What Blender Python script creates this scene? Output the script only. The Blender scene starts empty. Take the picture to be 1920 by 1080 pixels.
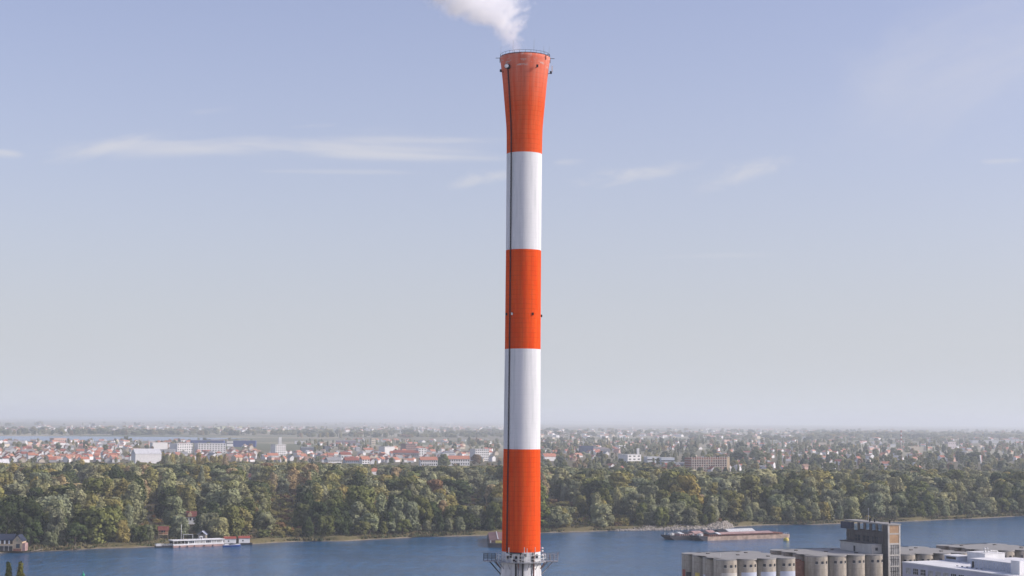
import bpy, math, random
import numpy as np
from mathutils import Vector, Matrix, Euler

R = math.radians
scene = bpy.context.scene
COL = scene.collection

# ---------------------------------------------------------------- camera
F = 3000.0                       # focal length in pixels of the 1920 wide photograph
CAM = Vector((0.0, 0.0, 76.0))
PITCH, ROLL = math.atan(246.0 / F), R(0.5)
cam_rot = (Euler((R(90) + PITCH, 0, 0), 'XYZ').to_matrix() @ Matrix.Rotation(ROLL, 3, 'Z'))
cd = bpy.data.cameras.new('camera')
cd.sensor_width = 36.0
cd.lens = 36.0 * F / 1920.0
cd.clip_start = 1.0
cd.clip_end = 120000.0
cam = bpy.data.objects.new('camera', cd)
cam.matrix_world = Matrix.Translation(CAM) @ cam_rot.to_4x4()
COL.objects.link(cam)
scene.camera = cam

def ray(u, v):
    return cam_rot @ Vector(((u - 960.0) / F, (540.0 - v) / F, -1.0))
def gp(u, v, z=0.0):             # point of the ground (height z) seen at a pixel
    d = ray(u, v)
    t = (z - CAM.z) / d.z
    return CAM + d * t
def dp(u, v, y):                 # point at distance y seen at a pixel
    d = ray(u, v)
    return CAM + d * (y / d.y)
_inv = cam_rot.transposed()
def px(p):
    q = _inv @ (Vector(p) - CAM)
    return 960 + F * q.x / -q.z, 540 - F * q.y / -q.z

# ---------------------------------------------------------------- sun, sky, exposure
SUN_EL, SUN_AZ = R(30), R(95)    # azimuth clockwise from +Y
sun_dir = Vector((math.cos(SUN_EL) * math.sin(SUN_AZ), math.cos(SUN_EL) * math.cos(SUN_AZ), math.sin(SUN_EL)))
sl = bpy.data.lights.new('sun', 'SUN')
sl.energy = 3.0
sl.angle = R(0.5)
sl.color = (1.0, 0.93, 0.83)
so = bpy.data.objects.new('sun', sl)
so.rotation_euler = sun_dir.to_track_quat('Z', 'Y').to_euler()
COL.objects.link(so)

scene.view_settings.view_transform = 'Standard'
scene.view_settings.look = 'None'
scene.view_settings.gamma = 1.0
scene.view_settings.exposure = 0.28
scene.render.engine = 'CYCLES'
cy = scene.cycles
cy.max_bounces = 9
cy.diffuse_bounces = 1
cy.glossy_bounces = 2
cy.transmission_bounces = 2
cy.transparent_max_bounces = 8
cy.volume_bounces = 8
cy.volume_step_rate = 1.0
cy.use_denoising = True
cy.use_adaptive_sampling = False
try:
    cy.denoiser = 'OPENIMAGEDENOISE'
    cy.denoising_input_passes = 'RGB_ALBEDO_NORMAL'
except Exception:
    pass

class NT:
    """small helper for node trees"""
    def __init__(s, tree):
        s.t = tree
        tree.nodes.clear()
    def node(s, kind, **kw):
        n = s.t.nodes.new(kind)
        for k, v in kw.items():
            setattr(n, k, v)
        return n
    def link(s, a, b):
        s.t.links.new(a, b)
    def put(s, sock, v):
        if v is None: return
        if isinstance(v, bpy.types.NodeSocket): s.link(v, sock)
        elif isinstance(v, (tuple, list)) and sock.type == 'RGBA' and len(v) == 3: sock.default_value = (*v, 1)
        else: sock.default_value = v
    def m(s, op, a, b=None, c=None, clamp=False):
        n = s.node('ShaderNodeMath', operation=op, use_clamp=clamp)
        s.put(n.inputs[0], a); s.put(n.inputs[1], b); s.put(n.inputs[2], c)
        return n.outputs[0]
    def vm(s, op, a, b=None):
        n = s.node('ShaderNodeVectorMath', operation=op)
        s.put(n.inputs[0], a); s.put(n.inputs[1], b)
        return n.outputs[0]
    def noise(s, vec, scale, detail=3, rough=0.55, dist=0.0):
        n = s.node('ShaderNodeTexNoise')
        s.put(n.inputs['Vector'], vec)
        n.inputs['Scale'].default_value = scale
        n.inputs['Detail'].default_value = detail
        n.inputs['Roughness'].default_value = rough
        n.inputs['Distortion'].default_value = dist
        return n.outputs['Fac']
    def ramp(s, fac, stops, interp='LINEAR'):
        n = s.node('ShaderNodeValToRGB')
        n.color_ramp.interpolation = interp
        e = n.color_ramp.elements
        while len(e) < len(stops): e.new(0.5)
        for el, (p, c) in zip(e, stops):
            el.position = p
            el.color = (c, c, c, 1) if isinstance(c, (int, float)) else (*c, 1)
        s.put(n.inputs[0], fac)
        return n.outputs[0]
    def mix(s, fac, a, b, blend='MIX'):
        n = s.node('ShaderNodeMix', data_type='RGBA', blend_type=blend)
        s.put(n.inputs[0], fac); s.put(n.inputs[6], a); s.put(n.inputs[7], b)
        return n.outputs[2]
    def sep(s, v):
        n = s.node('ShaderNodeSeparateXYZ')
        s.put(n.inputs[0], v)
        return n.outputs
    def comb(s, x, y, z):
        n = s.node('ShaderNodeCombineXYZ')
        for i, v in enumerate((x, y, z)): s.put(n.inputs[i], v)
        return n.outputs[0]

world = bpy.data.worlds.new('World')
scene.world = world
world.use_nodes = True
w = NT(world.node_tree)
sky = w.node('ShaderNodeTexSky', sky_type='NISHITA')
sky.sun_disc = False
sky.sun_elevation = SUN_EL
sky.sun_rotation = SUN_AZ
sky.altitude = 100
sky.air_density = 1.0
sky.dust_density = 3.0
sky.ozone_density = 2.0
SKY = 0.121
gen = w.node('ShaderNodeTexCoord').outputs['Generated']
dx, dy, dz = w.sep(gen)
dyc = w.m('MAXIMUM', dy, 0.05)
cs, ct = w.m('DIVIDE', dx, dyc), w.m('DIVIDE', dz, dyc)
hsv = w.node('ShaderNodeHueSaturation')
hsv.inputs['Saturation'].default_value = 0.80
w.link(sky.outputs[0], hsv.inputs['Color'])
base = w.mix(1.0, hsv.outputs[0], (0.99, 0.945, 1.19), 'MULTIPLY')
# thin high veil that whitens the sky towards the horizon
veil = w.m('MULTIPLY', w.m('POWER', 2.718, w.m('MULTIPLY', w.m('MAXIMUM', dz, 0.0), -6.5)), 0.92)
base = w.mix(veil, base, (4.95, 5.2, 5.5))
# clouds
def puff(u, v, wu, wv, ang, stx, sty, lo, hi, amt, seed, detail=6):
    d = ray(u, v); d2 = ray(u + 100, v)
    s0, t0 = d.x / d.y, d.z / d.y
    a = R(ang) - ROLL
    ls, lt = w.m('SUBTRACT', cs, s0), w.m('SUBTRACT', ct, t0)
    p = w.m('ADD', w.m('MULTIPLY', ls, math.cos(a)), w.m('MULTIPLY', lt, math.sin(a)))
    q = w.m('SUBTRACT', w.m('MULTIPLY', lt, math.cos(a)), w.m('MULTIPLY', ls, math.sin(a)))
    pn, qn = w.m('DIVIDE', p, wu / F), w.m('DIVIDE', q, wv / F)
    p2 = w.m('MULTIPLY', pn, pn)
    r2 = w.m('ADD', w.m('MULTIPLY', p2, p2), w.m('MULTIPLY', qn, qn))
    g = w.m('POWER', 2.718, w.m('MULTIPLY', r2, -1.0))
    vec = w.comb(w.m('MULTIPLY', p, stx), w.m('MULTIPLY', q, sty), seed)
    n = w.noise(vec, 1.0, detail, 0.6, 0.4)
    edge = w.m('ADD', n, w.m('MULTIPLY', w.m('SUBTRACT', g, 1.0), 0.45))
    k = w.node('ShaderNodeMapRange', interpolation_type='SMOOTHSTEP')
    w.put(k.inputs['Value'], edge)
    k.inputs['From Min'].default_value = lo
    k.inputs['From Max'].default_value = hi
    return w.m('MULTIPLY', w.m('MULTIPLY', k.outputs[0], g), amt)
clouds = [puff(540, 277, 440, 33, 0.6, 10, 70, 0.16, 0.66, 0.60, 1.3),
          puff(800, 263, 190, 9, 0.4, 12, 90, 0.05, 0.5, 0.34, 14.3),
          puff(780, 294, 190, 9, -0.6, 12, 90, 0.05, 0.5, 0.40, 15.7),
          puff(640, 322, 200, 7, 0.4, 14, 90, 0.2, 0.6, 0.25, 16.7),
          puff(1070, 303, 40, 9, 3, 30, 110, 0.2, 0.6, 0.3, 17.7),
          puff(190, 277, 130, 22, 12, 18, 80, 0.18, 0.6, 0.5, 4.1),
          puff(5, 286, 50, 12, -4, 18, 120, 0.2, 0.6, 0.5, 2.2),
          puff(905, 335, 70, 16, 10, 40, 110, 0.15, 0.6, 0.5, 7.7),
          puff(1190, 328, 140, 24, 9, 44, 120, 0.24, 0.7, 0.5, 8.4),
          puff(1395, 324, 110, 26, 16, 40, 100, 0.2, 0.65, 0.5, 3.9),
          puff(1880, 302, 50, 9, 3, 24, 120, 0.25, 0.6, 0.35, 5.5),
          puff(1900, 60, 420, 190, 25, 6, 14, 0.2, 0.8, 0.50, 6.1),
          puff(1300, 480, 220, 9, 2, 10, 120, 0.3, 0.65, 0.22, 9.3),
          puff(400, 208, 60, 12, 5, 20, 100, 0.3, 0.65, 0.2, 11.3),
          puff(580, 236, 60, 8, 5, 20, 100, 0.3, 0.65, 0.2, 12.3)]
for c in clouds:
    base = w.mix(c, base, (4.9, 4.85, 5.1))
bg = w.node('ShaderNodeBackground')
w.link(base, bg.inputs['Color'])
bg.inputs['Strength'].default_value = SKY
w.link(bg.outputs[0], w.node('ShaderNodeOutputWorld').inputs['Surface'])

# ---------------------------------------------------------------- object helpers
def tag(o, label=None, cat=None, group=None, kind=None):
    if label: o['label'] = label
    if cat: o['category'] = cat
    if group: o['group'] = group
    if kind: o['kind'] = kind
    return o
def empty(name, loc, rz=0.0, label=None, cat=None, group=None):
    o = bpy.data.objects.new(name, None)
    o.empty_display_size = 1.0
    o.location = loc
    o.rotation_euler = (0, 0, rz)
    COL.objects.link(o)
    return tag(o, label, cat, group)

class MB:
    def __init__(s):
        s.v, s.f, s.sm = [], [], []
    def add(s, vs, fs, smooth=False):
        b = len(s.v)
        s.v += [tuple(p) for p in vs]
        s.f += [tuple(i + b for i in f) for f in fs]
        s.sm += [smooth] * len(fs)
        return s
    def box(s, c, d, rz=0.0):
        x, y, z = d[0] / 2, d[1] / 2, d[2] / 2
        co, si = math.cos(rz), math.sin(rz)
        vs = [(c[0] + a * x * co - b * y * si, c[1] + a * x * si + b * y * co, c[2] + k * z)
              for k in (-1, 1) for a, b in ((-1, -1), (1, -1), (1, 1), (-1, 1))]
        return s.add(vs, [(3, 2, 1, 0), (4, 5, 6, 7), (0, 1, 5, 4), (1, 2, 6, 5), (2, 3, 7, 6), (3, 0, 4, 7)])
    def span(s, a, b):           # box from corner to corner
        return s.box([(a[i] + b[i]) / 2 for i in range(3)], [abs(b[i] - a[i]) for i in range(3)])
    def tube(s, p0, p1, r0, r1=None, n=6, cap=True):
        r1 = r0 if r1 is None else r1
        p0, p1 = Vector(p0), Vector(p1)
        q = (p1 - p0).to_track_quat('Z', 'Y')
        vs = []
        for p, r in ((p0, r0), (p1, r1)):
            for i in range(n):
                a = 2 * math.pi * i / n
                vs.append(p + q @ Vector((r * math.cos(a), r * math.sin(a), 0)))
        fs = [(i, (i + 1) % n, n + (i + 1) % n, n + i) for i in range(n)]
        s.add(vs, fs, n > 5)
        if cap:
            s.add(vs[:n], [tuple(range(n - 1, -1, -1))]); s.add(vs[n:], [tuple(range(n))])
        return s
    def lathe(s, prof, n=64, c=(0, 0), a0=0.0, a1=2 * math.pi, cap=False, smooth=True):
        full = abs(a1 - a0 - 2 * math.pi) < 1e-6
        k = n if full else n + 1
        vs = [(c[0] + r * math.cos(a0 + (a1 - a0) * i / n), c[1] + r * math.sin(a0 + (a1 - a0) * i / n), z) for r, z in prof for i in range(k)]
        fs = []
        for j in range(len(prof) - 1):
            for i in range(n):
                i2 = (i + 1) % k
                fs.append((j * k + i, j * k + i2, (j + 1) * k + i2, (j + 1) * k + i))
        s.add(vs, fs, smooth)
        if cap:
            m = (len(prof) - 1) * k
            s.add(vs[m:m + k], [tuple(range(k))])
        return s
    def prism(s, poly, z0, z1, smooth=False):
        n = len(poly)
        vs = [(x, y, z0) for x, y in poly] + [(x, y, z1) for x, y in poly]
        s.add(vs, [(i, (i + 1) % n, n + (i + 1) % n, n + i) for i in range(n)], smooth)
        s.add(vs[n:], [tuple(range(n))]); s.add(vs[:n], [tuple(range(n - 1, -1, -1))])
        return s
    def mesh(s, name, mat):
        me = bpy.data.meshes.new(name)
        me.from_pydata(s.v, [], s.f)
        me.polygons.foreach_set('use_smooth', s.sm)
        for mm in (mat if isinstance(mat, (list, tuple)) else [mat]): me.materials.append(mm)
        me.update()
        return me
    def build(s, name, mat, parent=None, loc=None):
        return place(name, s.mesh(name, mat), parent, loc)
def place(name, me, parent=None, loc=None, rz=0.0):
    o = bpy.data.objects.new(name, me)
    COL.objects.link(o)
    if parent is not None: o.parent = parent
    if loc is not None: o.location = loc
    if rz: o.rotation_euler = (0, 0, rz)
    return o

# ---------------------------------------------------------------- materials
def material(name, build):
    m = bpy.data.materials.new(name)
    m.use_nodes = True
    t = NT(m.node_tree)
    out = t.node('ShaderNodeOutputMaterial')
    build(t, out)
    return m
def bsdf(t, out, color, rough=0.8, spec=0.3, metal=0.0, normal=None):
    b = t.node('ShaderNodeBsdfPrincipled')
    t.put(b.inputs['Base Color'], color)
    t.put(b.inputs['Roughness'], rough)
    t.put(b.inputs['Specular IOR Level'], spec)
    t.put(b.inputs['Metallic'], metal)
    if normal is not None: t.link(normal, b.inputs['Normal'])
    t.link(b.outputs[0], out.inputs['Surface'])
    return b
def objpos(t): return t.node('ShaderNodeTexCoord').outputs['Object']
def plain(name, col, rough=0.75, var=0.25, scale=0.6, spec=0.25, metal=0.0, streak=False):
    """paint or metal with uneven wear"""
    def b(t, out):
        p = objpos(t)
        if streak: p = t.vm('MULTIPLY', p, (1, 1, 0.12))
        n = t.noise(p, scale, 5, 0.6)
        k = t.ramp(n, [(0.3, 1 - var), (0.7, 1 + var * 0.35)])
        bsdf(t, out, t.mix(1.0, (*col, 1), k, 'MULTIPLY'), rough, spec, metal)
    return material(name, b)
def tinted(name, rough=0.8, var=0.2, scale=0.5):
    """colour taken from the object's own tint property"""
    def b(t, out):
        at = t.node('ShaderNodeAttribute', attribute_type='OBJECT', attribute_name='tint')
        n = t.noise(objpos(t), scale, 4, 0.6)
        k = t.ramp(n, [(0.3, 1 - var), (0.7, 1 + var * 0.35)])
        bsdf(t, out, t.mix(1.0, at.outputs['Color'], k, 'MULTIPLY'), rough, 0.2)
    return material(name, b)
def meshcolor(name, rough=0.85):
    def b(t, out):
        at = t.node('ShaderNodeAttribute', attribute_type='GEOMETRY', attribute_name='tint')
        bsdf(t, out, at.outputs['Color'], rough, 0.2)
    return material(name, b)

def chimney_paint(name, col, pale, faded=False, lines=1.0):
    def b(t, out):
        p = objpos(t)
        x, y, z = t.sep(p)
        ang = t.m('ARCTAN2', y, x)
        # cast lifts and shutter joints of the concrete under the paint
        fz = t.m('FRACT', t.m('MULTIPLY', z, 1 / 0.8))
        lz = t.m('LESS_THAN', fz, 0.16)
        fa = t.m('FRACT', t.m('MULTIPLY', ang, 60 / (2 * math.pi)))
        la = t.m('LESS_THAN', fa, 0.14)
        n1 = t.noise(t.comb(t.m('MULTIPLY', ang, 5.0), 0.0, t.m('MULTIPLY', z, 0.10)), 1.0, 5, 0.65)
        n2 = t.noise(p, 0.55, 5, 0.7)
        cell = t.node('ShaderNodeTexWhiteNoise', noise_dimensions='2D')
        t.link(t.comb(t.m('FLOOR', t.m('MULTIPLY', ang, 60 / (2 * math.pi))), t.m('FLOOR', t.m('MULTIPLY', z, 1 / 0.8)), 0.0), cell.inputs['Vector'])
        c = t.mix(t.ramp(n1, [(0.40, 0.0), (0.72, 0.65)]), (*col, 1), (*pale, 1))
        c = t.mix(t.m('MULTIPLY', cell.outputs['Value'], 0.20), c, (*pale, 1))
        dark = t.m('MULTIPLY', t.m('MAXIMUM', t.m('MULTIPLY', lz, 0.8), t.m('MULTIPLY', la, 0.3)), t.ramp(n2, [(0.35, 0.06 * lines), (0.65, 0.34 * lines)]))
        c = t.mix(dark, c, (col[0] * 0.35, col[1] * 0.35, col[2] * 0.4, 1))
        soot = t.noise(t.comb(t.m('MULTIPLY', ang, 3.2), 3.0, t.m('MULTIPLY', z, 0.045)), 1.6, 6, 0.7)
        c = t.mix(t.ramp(soot, [(0.48, 0.0), (0.75, 0.5)]), c, (col[0] * 0.45, col[1] * 0.5 + .01, col[2] * 0.5 + .01, 1))
        if faded:
            top = t.node('ShaderNodeMapRange')
            t.put(top.inputs['Value'], z)
            top.inputs['From Min'].default_value = faded - 9
            top.inputs['From Max'].default_value = faded
            f = t.m('MULTIPLY', top.outputs[0], t.ramp(n1, [(0.3, 0.25), (0.65, 0.8)]))
            c = t.mix(f, c, (0.62, 0.26, 0.20, 1))
            chips = t.m('MULTIPLY', t.m('GREATER_THAN', top.outputs[0], 0.72), t.ramp(t.noise(t.vm('MULTIPLY', p, (1, 1, 2.2)), 0.9, 4, 0.7), [(0.56, 0.0), (0.62, 0.7)]))
            c = t.mix(chips, c, (0.50, 0.42, 0.38, 1))
        bump = t.node('ShaderNodeBump')
        bump.inputs['Strength'].default_value = 0.25
        bump.inputs['Distance'].default_value = 0.06
        t.put(bump.inputs['Height'], t.m('ADD', n2, t.m('MULTIPLY', lz, -0.5)))
        bsdf(t, out, c, 0.85, 0.06, 0.0, bump.outputs[0])
    return material(name, b)

CH_X, CH_Y = dp(977, 1034, 270).x, 270.0
chz = lambda v: dp(980, v, 270 - 3).z
M = {}
M['red_paint'] = chimney_paint('red_paint', (0.66, 0.058, 0.005), (0.74, 0.12, 0.018))
M['red_faded'] = chimney_paint('faded_red_paint', (0.64, 0.066, 0.010), (0.72, 0.16, 0.055), faded=chz(97) - 4.0)
M['white_paint'] = chimney_paint('white_paint', (0.67, 0.675, 0.675), (0.61, 0.615, 0.62), lines=0.22)
M['dirty_white'] = plain('dirty_white_paint', (0.72, 0.72, 0.71), 0.8, 0.55, 0.9, streak=True)
M['black_steel'] = plain('dark_steel', (0.025, 0.025, 0.03), 0.6, 0.3, 2.0)
M['grey_steel'] = plain('galvanised_steel', (0.30, 0.31, 0.33), 0.5, 0.35, 2.0, 0.4)
M['pale_steel'] = plain('pale_painted_steel', (0.62, 0.62, 0.60), 0.6, 0.45, 1.5)
M['rust'] = plain('rusty_steel', (0.23, 0.085, 0.05), 0.85, 0.5, 0.7)
M['rust_pink'] = plain('faded_red_lead_paint', (0.42, 0.27, 0.24), 0.8, 0.35, 0.35)
M['hull_beige'] = plain('weathered_hull_paint', (0.45, 0.33, 0.25), 0.8, 0.5, 0.35)
M['hull_dark'] = plain('dark_hull_and_shade_paint', (0.03, 0.03, 0.04), 0.6, 0.4, 0.6)  # dark hulls, and the shade painted on the raked bows
M['hatch_brown'] = plain('brown_hatch_paint', (0.20, 0.11, 0.10), 0.75, 0.35, 0.3)
M['yellow'] = plain('yellow_paint', (0.62, 0.50, 0.12), 0.6, 0.35, 0.8)
M['white'] = plain('white_wall', (0.74, 0.74, 0.73), 0.7, 0.18, 0.25)
M['white_roof'] = plain('white_roof_sheet', (0.76, 0.75, 0.72), 0.8, 0.18, 0.12)
M['pale_metal'] = plain('pale_metal_cladding', (0.50, 0.54, 0.62), 0.5, 0.15, 0.3)
M['shaded_white_wall'] = plain('shaded_white_render', (0.46, 0.46, 0.52), 0.85, 0.15, 0.2)  # shade on a white wall, painted in as grey lilac
M['red_roof'] = plain('red_roof_sheet', (0.34, 0.09, 0.06), 0.75, 0.35, 0.5)
M['red_dark'] = plain('weathered_maroon_roof', (0.19, 0.065, 0.048), 0.8, 0.4, 0.6)
M['dark_roof'] = plain('dark_blue_roof', (0.035, 0.045, 0.075), 0.6, 0.3, 0.5)
M['cream'] = plain('cream_render', (0.55, 0.42, 0.27), 0.85, 0.25, 0.5)
M['brick_red'] = plain('red_brick', (0.30, 0.13, 0.08), 0.9, 0.35, 0.8)
M['glass'] = plain('window_glass', (0.03, 0.035, 0.045), 0.12, 0.2, 0.5, 0.6)
M['pane'] = plain('pale_window', (0.44, 0.43, 0.40), 0.5, 0.6, 0.45, 0.3)  # pale panes with uneven tone
M['blue'] = plain('blue_paint', (0.03, 0.07, 0.28), 0.5, 0.25, 0.5)
M['green'] = plain('green_paint', (0.02, 0.30, 0.16), 0.5, 0.25, 0.9)
M['wood'] = plain('bleached_wood', (0.34, 0.28, 0.20), 0.9, 0.4, 1.0)
M['bark'] = plain('bark', (0.10, 0.08, 0.06), 0.95, 0.5, 1.2)
M['bark_pale'] = plain('pale_bark', (0.34, 0.30, 0.24), 0.95, 0.4, 1.2)
M['wall_tint'] = tinted('house_wall', 0.85, 0.18, 0.35)
M['roof_tint'] = tinted('house_roof', 0.85, 0.35, 0.6)
M['mesh_tint'] = meshcolor('far_house_render')

def concrete_mat(name, col, dark, lift=2.4, stain=0.6):
    def b(t, out):
        p = objpos(t)
        x, y, z = t.sep(p)
        fz = t.m('FRACT', t.m('MULTIPLY', z, 1 / lift))
        line = t.m('LESS_THAN', fz, 0.07)
        n1 = t.noise(t.vm('MULTIPLY', p, (1, 1, 0.12)), 0.55, 6, 0.65)
        n2 = t.noise(p, 0.35, 6, 0.7)
        n3 = t.noise(p, 3.0, 3, 0.6)
        c = t.mix(t.ramp(n1, [(0.42, 0.0), (0.72, stain)]), (*col, 1), (*dark, 1))
        c = t.mix(t.ramp(n2, [(0.45, 0.0), (0.75, 0.5)]), c, (*dark, 1))
        c = t.mix(t.m('MULTIPLY', line, 0.30), c, (*dark, 1))
        c = t.mix(t.ramp(n3, [(0.3, 0.25), (0.6, 0.0)]), c, (col[0] * 0.6, col[1] * 0.6, col[2] * 0.6, 1))
        bsdf(t, out, c, 0.92, 0.15)
    return material(name, b)
M['concrete'] = concrete_mat('silo_concrete', (0.47, 0.42, 0.34), (0.17, 0.15, 0.12), stain=0.85)
M['concrete_roof'] = concrete_mat('roof_concrete', (0.33, 0.32, 0.295), (0.21, 0.20, 0.185), 50.0, 0.4)
M['concrete_dark'] = concrete_mat('shade_toned_concrete', (0.13, 0.12, 0.11), (0.05, 0.046, 0.042), 3.0, 0.8)  # dark tone takes in the shade on the headhouse's sides
M['concrete_pale'] = concrete_mat('pale_concrete', (0.58, 0.55, 0.49), (0.32, 0.29, 0.25), 30.0, 0.4)
def brick_mat(name, col, col2):
    def b(t, out):
        p = objpos(t)
        x, y, z = t.sep(p)
        br = t.node('ShaderNodeTexBrick')
        t.link(t.comb(t.m('ADD', x, y), z, 0.0), br.inputs['Vector'])
        br.inputs['Scale'].default_value = 1.0
        br.inputs['Brick Width'].default_value = 0.5
        br.inputs['Row Height'].default_value = 0.16
        br.inputs['Mortar Size'].default_value = 0.02
        br.inputs['Color1'].default_value = (*col, 1)
        br.inputs['Color2'].default_value = (*col2, 1)
        br.inputs['Mortar'].default_value = (0.40, 0.33, 0.25, 1)
        n = t.noise(p, 0.5, 5, 0.6)
        bsdf(t, out, t.mix(1.0, br.outputs['Color'], t.ramp(n, [(0.3, 0.72), (0.7, 1.1)]), 'MULTIPLY'), 0.9, 0.15)
    return material(name, b)
M['brick'] = brick_mat('ochre_brick', (0.50, 0.30, 0.15), (0.42, 0.24, 0.12))
M['brick_dark'] = brick_mat('dark_brick', (0.14, 0.08, 0.055), (0.10, 0.06, 0.045))

def foliage(t, out):
    at = t.node('ShaderNodeAttribute', attribute_type='INSTANCER', attribute_name='tint')
    va = t.node('ShaderNodeAttribute', attribute_type='GEOMETRY', attribute_name='leaf')
    k = t.ramp(va.outputs['Fac'], [(0.0, 0.64), (1.0, 1.34)])
    c = t.mix(1.0, at.outputs['Color'], k, 'MULTIPLY')
    d = t.node('ShaderNodeBsdfDiffuse'); t.link(c, d.inputs['Color'])
    tr = t.node('ShaderNodeBsdfTranslucent'); t.link(c, tr.inputs['Color'])
    ms = t.node('ShaderNodeMixShader'); ms.inputs[0].default_value = 0.07
    t.link(d.outputs[0], ms.inputs[1]); t.link(tr.outputs[0], ms.inputs[2])
    t.link(ms.outputs[0], out.inputs['Surface'])
M['foliage'] = material('foliage', foliage)

def ground_mat(t, out):
    p = t.node('ShaderNodeNewGeometry').outputs['Position']
    v = t.node('ShaderNodeTexVoronoi'); v.inputs['Scale'].default_value = 1 / 420.0
    t.link(t.vm('MULTIPLY', p, (1.0, 0.55, 0)), v.inputs['Vector'])
    cid = t.sep(v.outputs['Color'])[0]
    fields = t.ramp(cid, [(0.0, (0.20, 0.18, 0.11)), (0.25, (0.30, 0.26, 0.17)), (0.45, (0.15, 0.16, 0.09)), (0.62, (0.34, 0.31, 0.21)), (0.8, (0.18, 0.18, 0.11)), (1.0, (0.26, 0.21, 0.15))], 'CONSTANT')
    near = t.ramp(t.noise(p, 0.035, 6, 0.65), [(0.32, (0.055, 0.055, 0.028)), (0.5, (0.11, 0.095, 0.045)), (0.66, (0.20, 0.15, 0.09)), (0.8, (0.09, 0.09, 0.04))])
    y = t.sep(p)[1]
    k = t.node('ShaderNodeMapRange')
    t.put(k.inputs['Value'], y); k.inputs['From Min'].default_value = 2200; k.inputs['From Max'].default_value = 4200
    c = t.mix(k.outputs[0], near, fields)
    c = t.mix(1.0, c, t.ramp(t.noise(p, 0.6, 4, 0.7), [(0.3, 0.7), (0.7, 1.25)]), 'MULTIPLY')
    bsdf(t, out, c, 0.95, 0.1)
M['ground'] = material('ground', ground_mat)
M['paving'] = plain('pale_paving', (0.36, 0.35, 0.33), 0.95, 0.4, 0.05)  # unseen ground, made pale to bounce light onto the chimney's shaded side
def bank_mat(t, out):
    p = t.node('ShaderNodeNewGeometry').outputs['Position']
    z = t.sep(p)[2]
    n = t.noise(p, 0.12, 6, 0.7)
    sand = t.ramp(t.noise(p, 0.8, 5, 0.7), [(0.3, (0.17, 0.14, 0.105)), (0.6, (0.32, 0.275, 0.215)), (0.8, (0.46, 0.42, 0.35))])
    grass = t.ramp(t.noise(p, 0.25, 6, 0.7), [(0.3, (0.075, 0.08, 0.032)), (0.55, (0.165, 0.135, 0.065)), (0.75, (0.085, 0.095, 0.04))])
    k = t.node('ShaderNodeMapRange')
    t.put(k.inputs['Value'], t.m('ADD', z, t.m('MULTIPLY', n, 2.2)))
    k.inputs['From Min'].default_value = 1.25; k.inputs['From Max'].default_value = 1.9
    c = t.mix(k.outputs[0], sand, grass)
    wet = t.node('ShaderNodeMapRange')
    t.put(wet.inputs['Value'], z); wet.inputs['From Min'].default_value = 0.0; wet.inputs['From Max'].default_value = 0.35
    c = t.mix(wet.outputs[0], (0.09, 0.075, 0.055, 1), c)
    bsdf(t, out, c, 0.95, 0.1)
M['bank'] = material('riverbank', bank_mat)
def water_mat(t, out):
    p = t.node('ShaderNodeNewGeometry').outputs['Position']
    n1 = t.noise(t.vm('MULTIPLY', p, (0.55, 1.0, 0)), 0.45, 6, 0.62, 0.3)
    n2 = t.noise(t.vm('MULTIPLY', p, (0.008, 0.022, 0)), 1.0, 5, 0.65, 0.8)
    b = t.node('ShaderNodeBump')
    b.inputs['Distance'].default_value = 1.0
    n3 = t.noise(t.vm('MULTIPLY', p, (0.16, 0.050, 0)), 1.0, 5, 0.65, 0.4)
    t.put(b.inputs['Strength'], t.ramp(n2, [(0.3, 0.34), (0.7, 0.55)]))
    t.put(b.inputs['Height'], t.m('ADD', n1, t.m('MULTIPLY', n3, 3.2)))
    c = t.mix(t.ramp(n2, [(0.32, 0.0), (0.68, 1.0)]), (0.004, 0.066, 0.155, 1), (0.016, 0.108, 0.228, 1))  # broad lighter reflecting bands put into the water colour
    c = t.mix(1.0, c, t.ramp(n3, [(0.3, 0.72), (0.7, 1.22)]), 'MULTIPLY')  # light and dark of the ripples multiplied into the colour
    pb = bsdf(t, out, c, 0.14, 0.30, 0.0, b.outputs[0])
    pb.inputs['IOR'].default_value = 1.33
M['water'] = material('river_water', water_mat)
def lake_mat(t, out):
    bsdf(t, out, (0.16, 0.22, 0.30), 0.25, 0.5)
M['lake'] = material('lake_water', lake_mat)

# ---------------------------------------------------------------- ground, river, banks
rnd = random.Random(7)
WL = [(-60, 1041), (0, 1037), (40, 1036.5), (60, 1036), (100, 1033.5), (139, 1032), (179, 1029), (290, 1026), (380, 1023), (472, 1020.5), (547, 1016.5), (647, 1015), (698, 1012),
      (796, 1007.5), (880, 1005.5), (902, 1004.5), (1013, 1000), (1087, 997.5), (1161, 995.5), (1247, 994), (1305, 993), (1357, 992), (1385, 987.5), (1421, 985.5),
      (1480, 984.2), (1512, 984.7), (1571, 982.5), (1680, 979), (1725, 977), (1817, 973), (1920, 968), (2000, 964)]
bank_pts = [gp(u, v, 0.0) for u, v in WL]
BX = np.array([p.x for p in bank_pts]); BY = np.array([p.y for p in bank_pts])
sl0 = (BY[3] - BY[0]) / (BX[3] - BX[0]); sl1 = (BY[-1] - BY[-5]) / (BX[-1] - BX[-5])
def bankY(x):
    if x < BX[0]: return max(BY[0] + sl0 * 0.4 * (x - BX[0]), 560.0)
    if x > BX[-1]: return BY[-1] + min(sl1 * 0.5 * (x - BX[-1]), 3000.0)
    return float(np.interp(x, BX, BY))
xs = list(np.arange(-430, 640, 5.0))
xs = [-40000, -12000, -5000, -2500, -1200, -800, -600] + xs + [800, 1200, 2500, 5000, 12000, 40000]
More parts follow.
